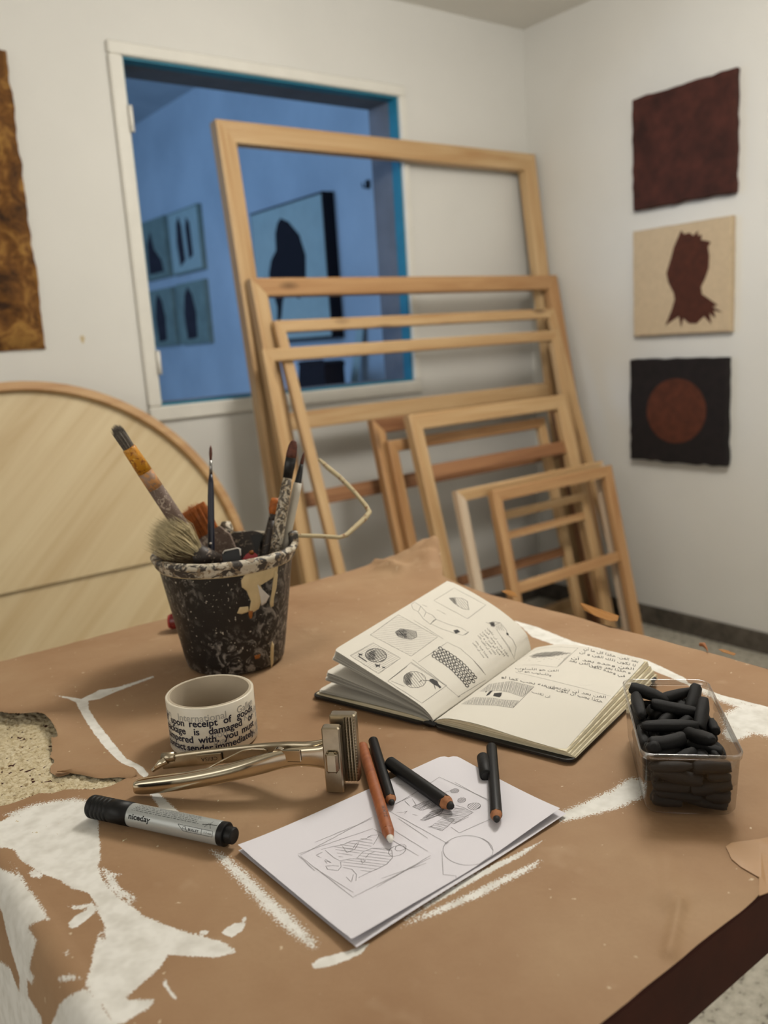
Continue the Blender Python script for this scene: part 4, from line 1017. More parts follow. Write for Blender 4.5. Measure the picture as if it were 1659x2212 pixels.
g1 += [shake(Z6([(620, 170), (760, 110)]), 0.3), Z6([(700, 145), (740, 185)]), Z6([(760, 130), (790, 180), (770, 182)]), Z6([(630, 10), (690, 25)])]
ink('pencil_outlines', g1, bU, 0.00032, M_GRAPH, up); ink('pencil_strokes', g2, bU, 0.00030, M_GRAPHD, up)

# ------------------------------------------------------------------ bucket
bc = Vector((0.461, 0.942, 0.0)); bucket = thing('bucket', bc, 'paint-splattered black plastic bucket holding brushes', 'bucket')
rb, rt, hb = 0.0602, 0.0862, 0.142
rad = lambda z: lerp(rb, rt-0.003, z/hb)
prof = [(0.0, 0.0006), (rb-0.004, 0.0006), (rb, 0.004)] + [(rad(z), z) for z in (0.02, 0.05, 0.08, 0.11, 0.126)] + [(rad(0.128), 0.128), (rad(hb), hb), (rad(hb)-0.002, hb), (rad(0.126)-0.002, 0.126), (rad(0.05)-0.002, 0.05), (rb-0.002, 0.006), (0.0, 0.006)]
G().lathe(prof, bc, 72).build('bucket_body', M_BUCKET, bucket)
V = []; Fc = []; rings = []
for k in range(97):
    a = 2*math.pi*k/96; j = 0.0006*noise.noise(Vector((math.cos(a)*6, math.sin(a)*6, 0)))
    ring = []
    for r_, z_ in ((rad(0.130)+0.0006, 0.1285), (rt-0.0035, 0.129), (rt-0.001, 0.1325), (rt, 0.1375), (rt+0.0024+j, 0.1395), (rt+0.0034+j, 0.1425), (rt+0.0015+j, 0.1455), (rt-0.0025+j, 0.1465), (rt-0.0050, 0.144), (rt-0.0050, 0.140)):
        ring.append((bc.x+r_*math.cos(a), bc.y+r_*math.sin(a), z_))
    rings.append(ring)
G().loft(rings, close=False).build('rim', M_RIM, bucket)
G().lathe([(rad(0.1285)+0.0004, 0.1278), (rad(0.1285)+0.0016, 0.1284), (rad(0.1285)+0.0012, 0.1292)], bc, 96).build('collar_edge', M_CREAM, bucket)
# square notches of dried paint on the collar + drips on the wall of the bucket
def on_bucket(p, lift):
    """where the line of sight through p meets the bucket wall (cone)"""
    d = ray(p); o_ = CAM-bc; k = (rt-0.003-rb)/hb
    A = d.x**2+d.y**2-(k*d.z)**2; Bq = 2*(o_.x*d.x+o_.y*d.y-k*d.z*(rb+k*o_.z)); Cq = o_.x**2+o_.y**2-(rb+k*o_.z)**2
    D = Bq*Bq-4*A*Cq
    if D < 0: return None
    t = (-Bq-math.sqrt(D))/(2*A); q_ = CAM+d*t; nr = Vector((q_.x-bc.x, q_.y-bc.y, 0)).normalized(); return q_+nr*lift
def drip(name, pl, mat, lift=0.0010):
    cx_ = sum(p[0] for p in pl)/len(pl); cy_ = sum(p[1] for p in pl)/len(pl)
    ed = dens(pl+[pl[0]], 5)[:-1]; rows = [[on_bucket((lerp(cx_, x, f), lerp(cy_, y, f)), l) for x, y in ed] for f, l in ((1.0, -0.0002), (0.97, lift*0.8), (0.6, lift), (0.25, lift))]
    if any(p is None for r in rows for p in r): return
    g_ = G(); m = len(ed); k = 0
    for r in rows: g_.V += r
    for i in range(3):
        for j in range(m): a = i*m+j; b = i*m+(j+1) % m; g_.F.append((a, b, b+m, a+m))
    g_.F.append(tuple(3*m+j for j in range(m)))
    return g_.build(name, mat, bucket)
ZB = lambda pl: [(200+x*0.37372, 880+y*0.37372) for x, y in pl]
drip('paint_drip', ZB([(925, 935), (1000, 920), (1075, 905), (1068, 960), (1040, 985), (960, 1010), (985, 1060), (975, 1120), (960, 1165), (930, 1185), (905, 1175), (915, 1120), (890, 1060), (862, 1040), (858, 1000), (875, 975)]), M_CREAM)
drip('paint_drip', ZB([(950, 1020), (990, 1060), (1020, 1090), (1000, 1130), (975, 1145), (965, 1090)]), M_CREAMW, 0.0014)
drip('paint_drip', ZB([(1052, 940), (1068, 960), (1060, 1040), (1045, 1100), (1042, 1150), (1030, 1158), (1024, 1130), (1036, 1060), (1044, 990)]), M_CREAM, 0.0014)
drip('paint_drip', ZB([(902, 1175), (925, 1175), (920, 1215), (910, 1222), (902, 1200)]), M_OCHRE, 0.0014)
drip('paint_drip', ZB([(1036, 1350), (1046, 1370), (1042, 1480), (1032, 1506), (1027, 1440), (1030, 1380)]), M_CREAM)
drip('paint_drip', ZB([(850, 1155), (900, 1150), (905, 1180), (860, 1195), (835, 1190)]), M_CREAM, 0.0007)
drip('paint_drip', ZB([(935, 1435), (970, 1425), (965, 1450), (940, 1455)]), M_OCHRE, 0.0007)
for pl in ([(538, 918), (590, 922), (594, 942), (560, 948), (540, 936)], [(668, 915), (705, 914), (703, 932), (670, 936)]):
    q_ = ZB(pl); pts = [on_bucket(p, 0.0045) for p in q_]; ptb = [on_bucket(p, 0.0005) for p in q_]
    G().loft([ptb, pts]).build('collar_patch', M_CREAM, bucket, smooth=False)
# wire bail
wp = [pd((634, 1158), 1.065), pd((650, 1157), 1.07), pd((690, 1158), 1.09), pd((733, 1161), 1.11), pd((748, 1156), 1.12), pd((788, 1120), 1.15), pd((798, 1106), 1.16), pd((790, 1092), 1.17), pd((765, 1062), 1.19), pd((735, 1032), 1.21), pd((708, 1010), 1.23), pd((690, 993), 1.25)]
G().tube(wp, [0.0024, 0.0026, 0.0028, 0.0027, 0.0031, 0.0036, 0.0035, 0.0031, 0.0028, 0.0033, 0.0036, 0.0024], 10).build('bail_wire', M_WIRE, bucket)
G().bbox((-0.006, -0.004, -0.008), (0.006, 0.004, 0.008), 0.002, Matrix.Translation(pd((634, 1160), 1.065))).build('bail_lug', M_RIM, bucket, smooth=False)

# ------------------------------------------------------------------ brushes and odds in the bucket
def bristles(c, ax, r0, r1, L, n_, name, mat, parent, flat=1.0, fdir=None, jit=0.15, wd=0.0005, seed=1, curl=0.0):
    r = random.Random(seed); ax = Vector(ax).normalized()
    x = (Vector(fdir) if fdir is not None else Vector((0.3, 0.5, 0.8))); x = (x-ax*x.dot(ax)).normalized(); y = ax.cross(x)
    V = []; Fc = []
    for _ in range(n_):
        a = r.uniform(0, 2*math.pi); q_ = math.sqrt(r.random()); cx_, cy_ = q_*math.cos(a), q_*math.sin(a)
        b = c+x*cx_*r0*flat+y*cy_*r0; e = c+ax*L*(1-0.25*q_*q_*(0.3+r.random()))+x*cx_*r1*flat+y*cy_*r1
        e += Vector((r.uniform(-1, 1), r.uniform(-1, 1), r.uniform(-1, 1)))*jit*r1
        m_ = b.lerp(e, 0.55)+(x*cx_*flat+y*cy_)*curl*r1
        s_ = (x*r.uniform(-1, 1)+y*r.uniform(-1, 1)); s_ = (s_-ax*s_.dot(ax)).normalized(); t = ax.cross(s_)
        k = len(V)
        for p, w_ in ((b, wd), (m_, wd*0.8)):
            V += [p+s_*w_, p-s_*w_*0.5+t*w_*0.8, p-s_*w_*0.5-t*w_*0.8]
        V.append(e)
        for i in range(3): Fc.append((k+i, k+(i+1) % 3, k+3+(i+1) % 3, k+3+i)); Fc.append((k+3+i, k+3+(i+1) % 3, k+6))
    o = mesh(name, V, Fc, mat, parent); o['kind'] = 'stuff'; return o
def along(a, b, t): return a.lerp(b, t)
# long brush with the yellow neck
A_, B_ = pd((248, 922), 0.97), pd((520, 1330), 1.075)
t = thing('long_brush', B_, 'thick-handled brush with a yellow-glazed neck leaning left out of the bucket', 'brush')
ax = (A_-B_).normalized(); Ltot = (A_-B_).length
fr = lambda f: A_.lerp(B_, f)
G().tube([fr(0.10), fr(0.106), fr(0.22)], [0.0070, 0.0080, 0.0088], 20).build('yellow_neck', M_YELLOW, t)
G().tube([fr(0.22), fr(0.30)], [0.0088, 0.0090], 20).build('peach_band', M_PEACH, t)
G().tube([fr(0.30), fr(0.45), fr(0.6), fr(0.8), fr(1.0)], [0.0090, 0.0092, 0.0092, 0.0085, 0.006], 20).build('handle', M_HANDLE, t)
bristles(fr(0.105), ax, 0.0062, 0.0068, Ltot*0.115, 260, 'bristles', M_BRG, t, jit=0.12, wd=0.0006)
G().tube([fr(0.106), fr(0.03)], [0.0058, 0.0056], 14).build('bristle_core', M_BRG, t)
# blonde round brush lying over the rim
A_, B_ = pd((330, 1168), 1.005), pd((470, 1214), 1.04)
t = thing('blonde_brush', B_, 'worn blonde round bristle brush drooping over the bucket rim', 'brush')
ax = (A_-B_).normalized(); fr = lambda f: B_.lerp(A_, f)
G().tube([fr(0.0), fr(0.2), fr(0.42)], [0.010, 0.013, 0.015], 18).build('handle', M_DARKH, t)
up3 = Vector((0, 0, 1))
bristles(fr(0.36)+up3*0.001, ax+up3*0.34, 0.013, 0.022, 0.058, 900, 'bristles', M_BRL, t, jit=0.35, wd=0.0006, seed=4, curl=0.28)
bristles(fr(0.34)-up3*0.003, ax+up3*0.05, 0.012, 0.018, 0.052, 500, 'soiled_bristles', M_BRD, t, jit=0.3, wd=0.0006, seed=5, curl=0.25)
G().tube([fr(0.36), fr(0.6), fr(0.8), fr(0.9)], [0.012, 0.016, 0.013, 0.005], 14).build('bristle_core', M_BRD, t)
# wide flat brush
A_, B_ = pd((410, 1096), 1.10), pd((478, 1212), 1.10)
t = thing('flat_brush', B_, 'wide flat brush with orange-brown bristles behind the blue brush', 'brush')
ax = (A_-B_).normalized(); fr = lambda f: B_.lerp(A_, f)
side = ray((1, 0)) - ray((0, 0)); side = CR
fd = (side-ax*side.dot(ax)).normalized()
def slabtube(ps, ws, th, name, mat, parent):
    g_ = G(); rings = []
    nrm = ax.cross(fd)
    for p, w_ in zip(ps, ws): rings.append([p+fd*w_+nrm*th, p-fd*w_+nrm*th, p-fd*w_-nrm*th, p+fd*w_-nrm*th])
    return g_.loft(rings).build(name, mat, parent, smooth=False)
slabtube([fr(0.0), fr(0.30), fr(0.50)], [0.024, 0.027, 0.021], 0.005, 'ferrule', M_HANDLE, t)
slabtube([fr(0.49), fr(0.80), fr(0.97)], [0.018, 0.0185, 0.019], 0.0035, 'bristle_core', M_BRO, t)
bristles(fr(0.48), ax, 0.0175/2.6, 0.0195/2.6, (A_-B_).length*0.56, 500, 'bristles', M_BRO, t, flat=2.7, fdir=fd, jit=0.25, wd=0.0006, seed=8)
# navy thin brush
A_, B_ = pd((455, 962), 1.055), pd((457, 1330), 1.055)
t = thing('navy_brush', B_, 'thin navy-handled brush standing upright in the bucket', 'brush')
fr = lambda f: A_.lerp(B_, f)
G().tube([fr(0.17), fr(0.22), fr(0.30), fr(0.6), fr(1)], [0.0021, 0.0034, 0.0040, 0.0042, 0.0028], 16).build('handle', M_NAVY, t)
G().tube([fr(0.085), fr(0.17)], [0.0013, 0.0022], 14).build('ferrule', M_FERR, t)
G().tube([fr(0.0), fr(0.02), fr(0.05), fr(0.09)], [0.0004, 0.0016, 0.0020, 0.0013], 12).build('bristle_tip', M_BRB, t)
for f in (0.575, 0.665): G().bbox((-0.0013, -0.0013, -0.0013), (0.0013, 0.0013, 0.0013), 0.0004, Matrix.Translation(fr(f)-CF*0.0042)).build('paint_dot', M_CREAMW, t)
# filbert
def small_brush(name, label, A_, B_, tip, fer, hnd, tipm, ferm, hm, flat=1.0):
    t = thing(name, B_, label, 'brush'); L = (A_-B_).length
    fr = lambda f: A_.lerp(B_, f)
    G().tube([fr(f) for f, r in hnd], [r for f, r in hnd], 16).build('handle', hm, t)
    G().tube([fr(f) for f, r in fer], [r for f, r in fer], 16, flat=flat, flatdir=CF).build('ferrule', ferm, t)
    G().tube([fr(f) for f, r in tip], [r for f, r in tip], 16, flat=flat, flatdir=CF).build('bristle_tip', tipm, t)
    return t
small_brush('filbert_brush', 'filbert brush with a black ferrule and white-specked handle', pd((635, 950), 1.045), pd((578, 1290), 1.06),
            [(0.0, 0.0010), (0.012, 0.0036), (0.04, 0.0055), (0.09, 0.0066), (0.115, 0.0064)], [(0.105, 0.0064), (0.15, 0.0066), (0.245, 0.0058)], [(0.24, 0.0052), (0.30, 0.0064), (0.42, 0.0072), (0.6, 0.0074), (1.0, 0.005)], M_BRB, M_BLACKF, M_SPECK, 0.55)
small_brush('round_brush', 'small pointed brush with a black ferrule and white handle', pd((657, 975), 1.065), pd((594, 1290), 1.07),
            [(0.0, 0.0003), (0.03, 0.0016), (0.07, 0.0024), (0.09, 0.0022)], [(0.085, 0.0022), (0.14, 0.0034), (0.21, 0.0044), (0.22, 0.0044)], [(0.215, 0.0052), (0.28, 0.0056), (0.4, 0.0052), (0.6, 0.005), (1.0, 0.004)], M_BRB, M_BLACKF, M_WHITEH)
small_brush('stubby_brush', 'short dark-handled brush with ochre bristles beside the filbert', pd((596, 1076), 1.085), pd((560, 1310), 1.075),
            [(0.0, 0.0050), (0.03, 0.0066), (0.10, 0.0072), (0.17, 0.0048)], [(0.15, 0.0055), (0.22, 0.0055)], [(0.21, 0.0058), (0.3, 0.0070), (0.5, 0.0085), (1.0, 0.006)], M_BRO, M_DARKH, M_DARKH, 0.8)
small_brush('slim_brush', 'slim ochre-tipped brush between the filbert and the white handle', pd((646, 1035), 1.085), pd((586, 1290), 1.085),
            [(0.0, 0.0006), (0.03, 0.0022), (0.08, 0.0024), (0.12, 0.002)], [(0.11, 0.0022), (0.2, 0.0026)], [(0.19, 0.0028), (0.5, 0.003), (1.0, 0.0024)], M_BRO, M_FERR, M_SPECK)
small_brush('crusted_brush', 'paint-crusted grey brush end behind the navy handle', pd((488, 1128), 1.12), pd((500, 1280), 1.10),
            [(0.0, 0.006), (0.06, 0.0085), (0.16, 0.0095), (0.24, 0.008)], [(0.22, 0.0085), (0.34, 0.0085)], [(0.33, 0.0085), (0.6, 0.0085), (1.0, 0.007)], M_SPECK, M_SPECK, M_DARKH)
# scrapers and caps
def plate(name, pl, depth, label, mat, cat, th=0.0012, lean=0.02):
    t = thing(name, pd(pl[-1], depth), label, cat)
    a = [pd(p, depth+lean*(1250-p[1])/150) for p in pl]; sharp(G().loft([a, [p+CF*th for p in a]]).build('blade', mat, t, smooth=False)); return t
plate('plastic_scraper', [(497, 1152), (546, 1146), (562, 1150), (560, 1230), (505, 1240)], 1.10, 'dark specked scraper blade standing at the back of the bucket', M_DARKH, 'scraper')
t = plate('black_scraper', [(541, 1156), (568, 1152), (558, 1185), (556, 1240), (548, 1240), (550, 1185)], 1.07, 'small black plastic scraper with a notched tip', M_BLK, 'scraper')
t = thing('binder_clip', pd((505, 1215), 1.0), 'black binder clip standing inside the front rim', 'clip')
a = [pd(p, 1.003) for p in ((479, 1196), (484, 1190), (512, 1184), (519, 1187), (521, 1212), (482, 1216))]
sharp(G().loft([a, [p+CF*0.012 for p in a]]).build('clip_body', M_BLK, t, smooth=False))
G().tube([pd((481, 1196), 1.001), pd((485, 1190), 1.001), pd((513, 1184), 1.001), pd((518, 1186), 1.001), pd((520, 1200), 1.001)], 0.0009, 6).build('clip_edge', M_CREAMW, t)
t = thing('paint_tube', pd((541, 1216), 1.01), 'red-capped paint tube just showing above the front rim', 'tube')
a = [(523, 1208), (532, 1197), (544, 1190), (556, 1198), (558, 1212)]
G().loft([[pd(p, 1.006+k*0.01) for p in a+[(540, 1230)]] for k in (0, 1)]).build('cap_body', M_RED, t, smooth=False)
G().tube([pd((543, 1194), 1.004), pd((545, 1190), 1.008)], [0.003, 0.001], 10).build('ochre_dab', M_OCHRE, t)
# red tube end behind the bucket
e0, e1 = pz((364, 1343), 0.0125), pz((420, 1338), 0.0125)
t = thing('red_marker', e0, 'dark red cylindrical marker lying behind the bucket', 'marker'); L_ = (e1-e0).normalized()
G().tube([e0+L_*0.003, e0+L_*0.004, e1+L_*0.07, e1+L_*0.071], [0.0105, 0.0115, 0.0115, 0.0105], 24).build('barrel', M_DKRED, t)
G().tube([e0, e0+L_*0.0035], [0.009, 0.0108], 24).build('end_plug', M_RED, t)

# ------------------------------------------------------------------ parcel tape roll
tcn = Vector((0.338, 0.7576, 0.0004)); TR, TI, THh = 0.0433, 0.0388, 0.050
tape = thing('tape_roll', tcn, 'roll of white parcel tape with printed warning, standing on its side', 'tape')
G().lathe([(TI+0.0022, 0.0), (TR-0.0006, 0.0), (TR, 0.0006), (TR, THh-0.0006), (TR-0.0006, THh), (TI+0.0022, THh)], tcn, 96).build('tape_winding', M_TAPE, tape)
sharp(G().lathe([(TI+0.0021, 0.0003), (TI+0.0021, THh+0.0002), (TI, THh+0.0002), (TI, 0.0003), (TI+0.0021, 0.0003)], tcn, 96).build('cardboard_core', M_CORE, tape))
fa = math.atan2(-tcn.y, -tcn.x)   # facing the camera
def cyl_text(words, a0, a1, z0, size, V, Fc, lift=0.00015, bold=0.0):
    gs = [text_geo(w_, bold) for w_ in words]; ws = [max(v[0] for v in g_[0])-min(v[0] for v in g_[0]) for g_ in gs]
    tot = (a1-a0)*TR; gap = (tot-sum(ws)*size)/max(1, len(words)-1); x = 0.0
    for (tv, tf), wv_ in zip(gs, ws):
        x0 = min(v[0] for v in tv); k = len(V)
        for vx, vy in tv:
            a = fa+a0+(x+(vx-x0)*size)/TR; V.append((tcn.x+(TR+lift)*math.cos(a), tcn.y+(TR+lift)*math.sin(a), tcn.z+z0+vy*size))
        Fc += [tuple(i+k for i in f) for f in tf]; x += wv_*size+gap
V = []; Fc = []
for ws_, zz in ((['If', 'upon', 'receipt', 'of', 'goods'], 0.0318), (['package', 'is', 'damaged', 'or'], 0.0236), (['tampered', 'with,', 'you', 'must'], 0.0154), (['contact', 'sender', 'immediately.'], 0.0072)):
    cyl_text(ws_, -1.36, 1.10, zz, 0.0098 if 'contact' not in ws_ else 0.0095, V, Fc, 0.0003, 0.022)
mesh('warning_print', V, Fc, M_INKB, tape, smooth=False)
V = []; Fc = []
for ws_, zz in ((['tion', 'International', 'Gallen', 'In'], 0.0372), (['United', 'Kingdom'], 0.0268), (['Tel:', 'mod', 'km'], 0.0190), (['info@', 'mail', 'num'], 0.0118), (['immediately.', 'sender'], 0.0050)):
    cyl_text(ws_, -1.45, 1.55, zz, 0.0098, V, Fc, 0.00012, 0.01)
mesh('show_through_print', V, Fc, M_GHOST, tape, smooth=False)

# ------------------------------------------------------------------ marker pen
MR = 0.0097
mA, mB = pz((196, 1741), MR), pz((507, 1806), MR)
mk_ = thing('board_marker', Vector((mA.x, mA.y, 0)), 'silver and black board marker lying below the pliers', 'marker')
mX = (mB-mA); ML = mX.length; mX.normalize(); mZ = Vector((0, 0, 1)); mY = mZ.cross(mX)   # mY away from the viewer
fr = lambda s_: mA+mX*s_
capL = ML*0.305
pr = [(0.0, MR*0.78), (0.0012, MR*0.93)]
for k in range(5): s0 = 0.0025+k*0.0042; pr += [(s0, MR*1.0), (s0+0.0030, MR*1.0), (s0+0.0034, MR*0.95), (s0+0.0040, MR*0.95)]
pr += [(0.0245, MR*1.0), (capL, MR*1.0)]
G().tube([fr(s_) for s_, r in pr], [r for s_, r in pr], 32).build('cap', M_MBLK, mk_)
G().tube([fr(capL), fr(capL+0.001), fr(ML-0.0125), fr(ML-0.012)], [MR*0.95, MR*0.965, MR*0.965, MR*0.95], 32).build('barrel', M_SILV, mk_)
pr = [(ML-0.012, MR*0.97), (ML-0.0075, MR*0.97), (ML-0.0068, MR*0.9), (ML-0.0066, MR*0.70), (ML-0.001, MR*0.68), (ML, MR*0.6)]
sharp(G().tube([fr(s_) for s_, r in pr], [r for s_, r in pr], 32).build('end_plug', M_MBLK, mk_), 30)
def mpt(s_, th, lift=0.00012):
    """th = angle from straight up, positive toward the viewer"""
    r = MR*0.965+lift; return fr(s_)+mZ*r*math.cos(th)-mY*r*math.sin(th)
def mtext(s, s0, s1, th0, size, V, Fc, bold=0.0):
    tv, tf = text_geo(s, bold); x0 = min(v[0] for v in tv); x1 = max(v[0] for v in tv); k = len(V)
    for x, y in tv: V.append(mpt(s0+(x-x0)/(x1-x0)*(s1-s0), th0-y*size/MR))
    Fc += [tuple(i+k for i in f) for f in tf]
V = []; Fc = []
mtext('niceday', capL+0.004, capL+0.026, 1.30, 0.0062, V, Fc, 0.03)
mtext('BULLET', ML-0.0375, ML-0.0275, 1.26, 0.0026, V, Fc, 0.02); mtext('1-3 mm', ML-0.0225, ML-0.0155, 1.24, 0.0024, V, Fc)
def mline(pts, w_):
    P_ = []
    for (s0, t0), (s1, t1) in zip(pts, pts[1:]):
        m = 6
        for i in range(m): P_.append((lerp(s0, s1, i/m), lerp(t0, t1, i/m)))
    P_.append(pts[-1]); k = len(V)
    for i, (s_, th) in enumerate(P_):
        a = P_[min(i+1, len(P_)-1)]; b = P_[max(i-1, 0)]; dx, dt = a[0]-b[0], (a[1]-b[1])*MR; L = math.hypot(dx, dt)+1e-9
        V.append(mpt(s_-dt/L*w_/2, th+dx/L*w_/2/MR)); V.append(mpt(s_+dt/L*w_/2, th-dx/L*w_/2/MR))
    for i in range(len(P_)-1): Fc.append((k+2*i, k+2*i+1, k+2*i+3, k+2*i+2))
mline([(ML-0.048, 0.92), (ML-0.0145, 0.92), (ML-0.0145, 1.38), (ML-0.042, 1.38), (ML-0.048, 0.92)], 0.00028); mline([(ML-0.025, 0.92), (ML-0.025, 1.38)], 0.00028); mline([(ML-0.041, 0.95), (ML-0.0385, 1.35)], 0.00028)
mline([(ML-0.0435, 1.30), (ML-0.0425, 1.02), (ML-0.0405, 1.02), (ML-0.0400, 1.30)], 0.0002); mline([(ML-0.0432, 1.18), (ML-0.0402, 1.18)], 0.0002)
mline([(ML-0.026, 0.55), (ML-0.019, 0.42), (ML-0.013, 0.40)], 0.0004); mline([(ML-0.018, 0.05), (ML-0.0195, 0.40), (ML-0.0175, 0.75)], 0.0003); mline([(ML-0.0205, 0.35), (ML-0.0235, 0.75)], 0.00025)
rg = random.Random(12)
for i in range(6):
    th = -0.25+i*0.16; s_ = capL+0.009-0.0008*i; e = ML-0.032+0.001*(i % 3)
    while s_ < e:
        wl = rg.uniform(0.0012, 0.0042); m = int(wl/0.0005)
        mline([(min(e, s_+k*0.0005), th+(0.022 if k % 2 else -0.022)) for k in range(m+1)], 0.00022); s_ += wl+0.0008
mesh('marker_print', V, Fc, M_MBLK, mk_, smooth=False)

# ------------------------------------------------------------------ canvas pliers
ph = Vector((0.3725, 0.5865, 0.0006)); pU = Vector((0.683, -0.7304, 0)).normalized(); pW = Vector((-pU.y*-1*-1, 0, 0))
pW = Vector((pU.y, -pU.x, 0))          # toward the viewer
def pp(u, w_, z): return ph+pU*u+pW*w_+Vector((0, 0, z))
PM = Matrix(((pU.x, pW.x, 0, ph.x), (pU.y, pW.y, 0, ph.y), (0, 0, 1, ph.z), (0, 0, 0, 1)))
PMf = PM
pl_ = thing('canvas_pliers', ph, 'chrome canvas-stretching pliers resting on jaw and handle tips', 'pliers')
def pbox(a, b, name, mat, bev=0.0012, parent=pl_):
    return G().bbox(a, b, bev, PMf).build(name, mat, parent, smooth=False)
pbox((-0.0095, 0.001, 0.0), (0.0065, 0.0105, 0.0605), 'near_jaw', M_STEEL)
pbox((-0.0070, 0.0100, 0.0205), (0.0040, 0.0150, 0.0395), 'jaw_boss', M_STEEL, 0.002)
pbox((-0.0055, -0.0150, 0.0030), (0.0175, -0.0045, 0.0655), 'far_jaw', M_STEEL)
for k in range(4):                      # toothed ribs on the gripping face
    u0 = 0.0068+k*0.0027; g_ = G(); rings = []
    for i in range(45):
        z = 0.004+i*0.00136; d = -0.0030+(0.0010 if i % 2 else -0.0002)
        rings.append([pp(u0, -0.0048, z), pp(u0+0.0022, -0.0048, z), pp(u0+0.0011, d, z)])
    g_.loft(rings).build('tooth_rib', M_STEEL, pl_, smooth=False)
def handle(name, pts, mat, parent, n_=14):
    """pts: (u, w, z, half_height, half_thick)"""
    P_ = spl(pts, 40); rings = []
    for i, q_ in enumerate(P_):
        u, w_, z, hh, ht = q_; ring = []
        for k in range(n_):
            a = 2*math.pi*k/n_; c, s_ = math.cos(a), math.sin(a)
            c = math.copysign(abs(c)**0.55, c); s_ = math.copysign(abs(s_)**0.55, s_)
            ring.append(pp(u, w_+ht*c, z+hh*s_))
        rings.append(ring)
    return sharp(G().loft(rings).build(name, mat, parent), 55)
handle('near_handle', [(-0.1815, 0.0200, 0.0068, 0.0030, 0.0025), (-0.179, 0.0200, 0.0072, 0.0058, 0.0048), (-0.165, 0.0205, 0.0092, 0.0070, 0.0058), (-0.13, 0.0200, 0.0145, 0.0072, 0.0060), (-0.095, 0.0170, 0.0205, 0.0076, 0.0055), (-0.065, 0.0110, 0.0262, 0.0085, 0.0042), (-0.045, 0.0060, 0.0295, 0.0085, 0.0030), (-0.030, 0.0042, 0.0305, 0.0085, 0.0024), (-0.012, 0.0042, 0.0305, 0.0105, 0.0024), (-0.006, 0.0045, 0.0305, 0.0150, 0.0024)], M_CHROME, pl_)
handle('far_handle', [(-0.172, -0.0215, 0.0085, 0.0062, 0.0020), (-0.150, -0.0220, 0.0120, 0.0072, 0.0022), (-0.11, -0.0200, 0.0180, 0.0078, 0.0022), (-0.07, -0.0130, 0.0255, 0.0084, 0.0022), (-0.045, -0.0040, 0.0310, 0.0090, 0.0025), (-0.025, 0.0000, 0.0345, 0.0080, 0.0025), (-0.006, -0.0060, 0.0345, 0.0085, 0.0030)], M_STEEL, pl_)
G().tube([pp(-0.168, -0.0200, 0.0125), pp(-0.174, -0.0185, 0.0085), pp(-0.181, -0.0165, 0.0030)], [0.0045, 0.0034, 0.0020], 12).build('handle_peg', M_CHROME, pl_)
G().tube([pp(-0.172, -0.0215, 0.0135), pp(-0.160, -0.0218, 0.0150)], 0.0046, 12).build('peg_barrel', M_STEEL, pl_)
sharp(G().tube([pp(-0.050, 0.0035, 0.0335), pp(-0.050, 0.0078, 0.0335)], 0.0058, 18).build('pivot_rivet', M_CHROME, pl_))
pbox((-0.062, 0.0072, 0.0215), (-0.046, 0.0092, 0.0330), 'step_plate', M_CHROME, 0.0008); pbox((-0.047, 0.0072, 0.0275), (-0.030, 0.0086, 0.0385), 'step_plate', M_CHROME, 0.0006)
G().tube([pp(-0.118, 0.012, 0.0195), pp(-0.105, 0.001, 0.0235), pp(-0.088, -0.0080, 0.0290), pp(-0.080, -0.0095, 0.0300), pp(-0.070, -0.0095, 0.0300), pp(-0.066, -0.0090, 0.0290)], 0.0009, 8).build('spring_wire', M_CHROME, pl_)
# raised maker's plate on the inside of the far handle
def fh(u, z, l=0.0): 
    w_ = lerp(-0.0222, -0.0178, (u+0.15)/0.05)+0.0022+l; return pp(u, w_, z)
zc = lambda u: lerp(0.0120, 0.0195, (u+0.15)/0.05)
us = [-0.1375, -0.1120]
ring = lambda l, q_: [fh(us[0]+q_, zc(us[0])-0.0045+q_*0.6, l), fh(us[1]-q_, zc(us[1])-0.0045+q_*0.6, l), fh(us[1]-q_, zc(us[1])+0.0045-q_*0.6, l), fh(us[0]+q_, zc(us[0])+0.0045-q_*0.6, l)]
npl = G().loft([ring(0, 0), ring(0.0014, 0.0006)]).build('name_plate', M_STEEL, pl_, smooth=False)
V = []; Fc = []; tv, tf = text_geo('CEIISA', 0.0); x0 = min(v[0] for v in tv); x1 = max(v[0] for v in tv)
for x, y in tv:
    u = us[1]-0.004-(x-x0)/(x1-x0)*0.0165; V.append(fh(u, zc(u)+0.0018-y*0.0052, 0.00155))
mesh('stamped_letters', V, tf, M_DARKH, npl, smooth=False)

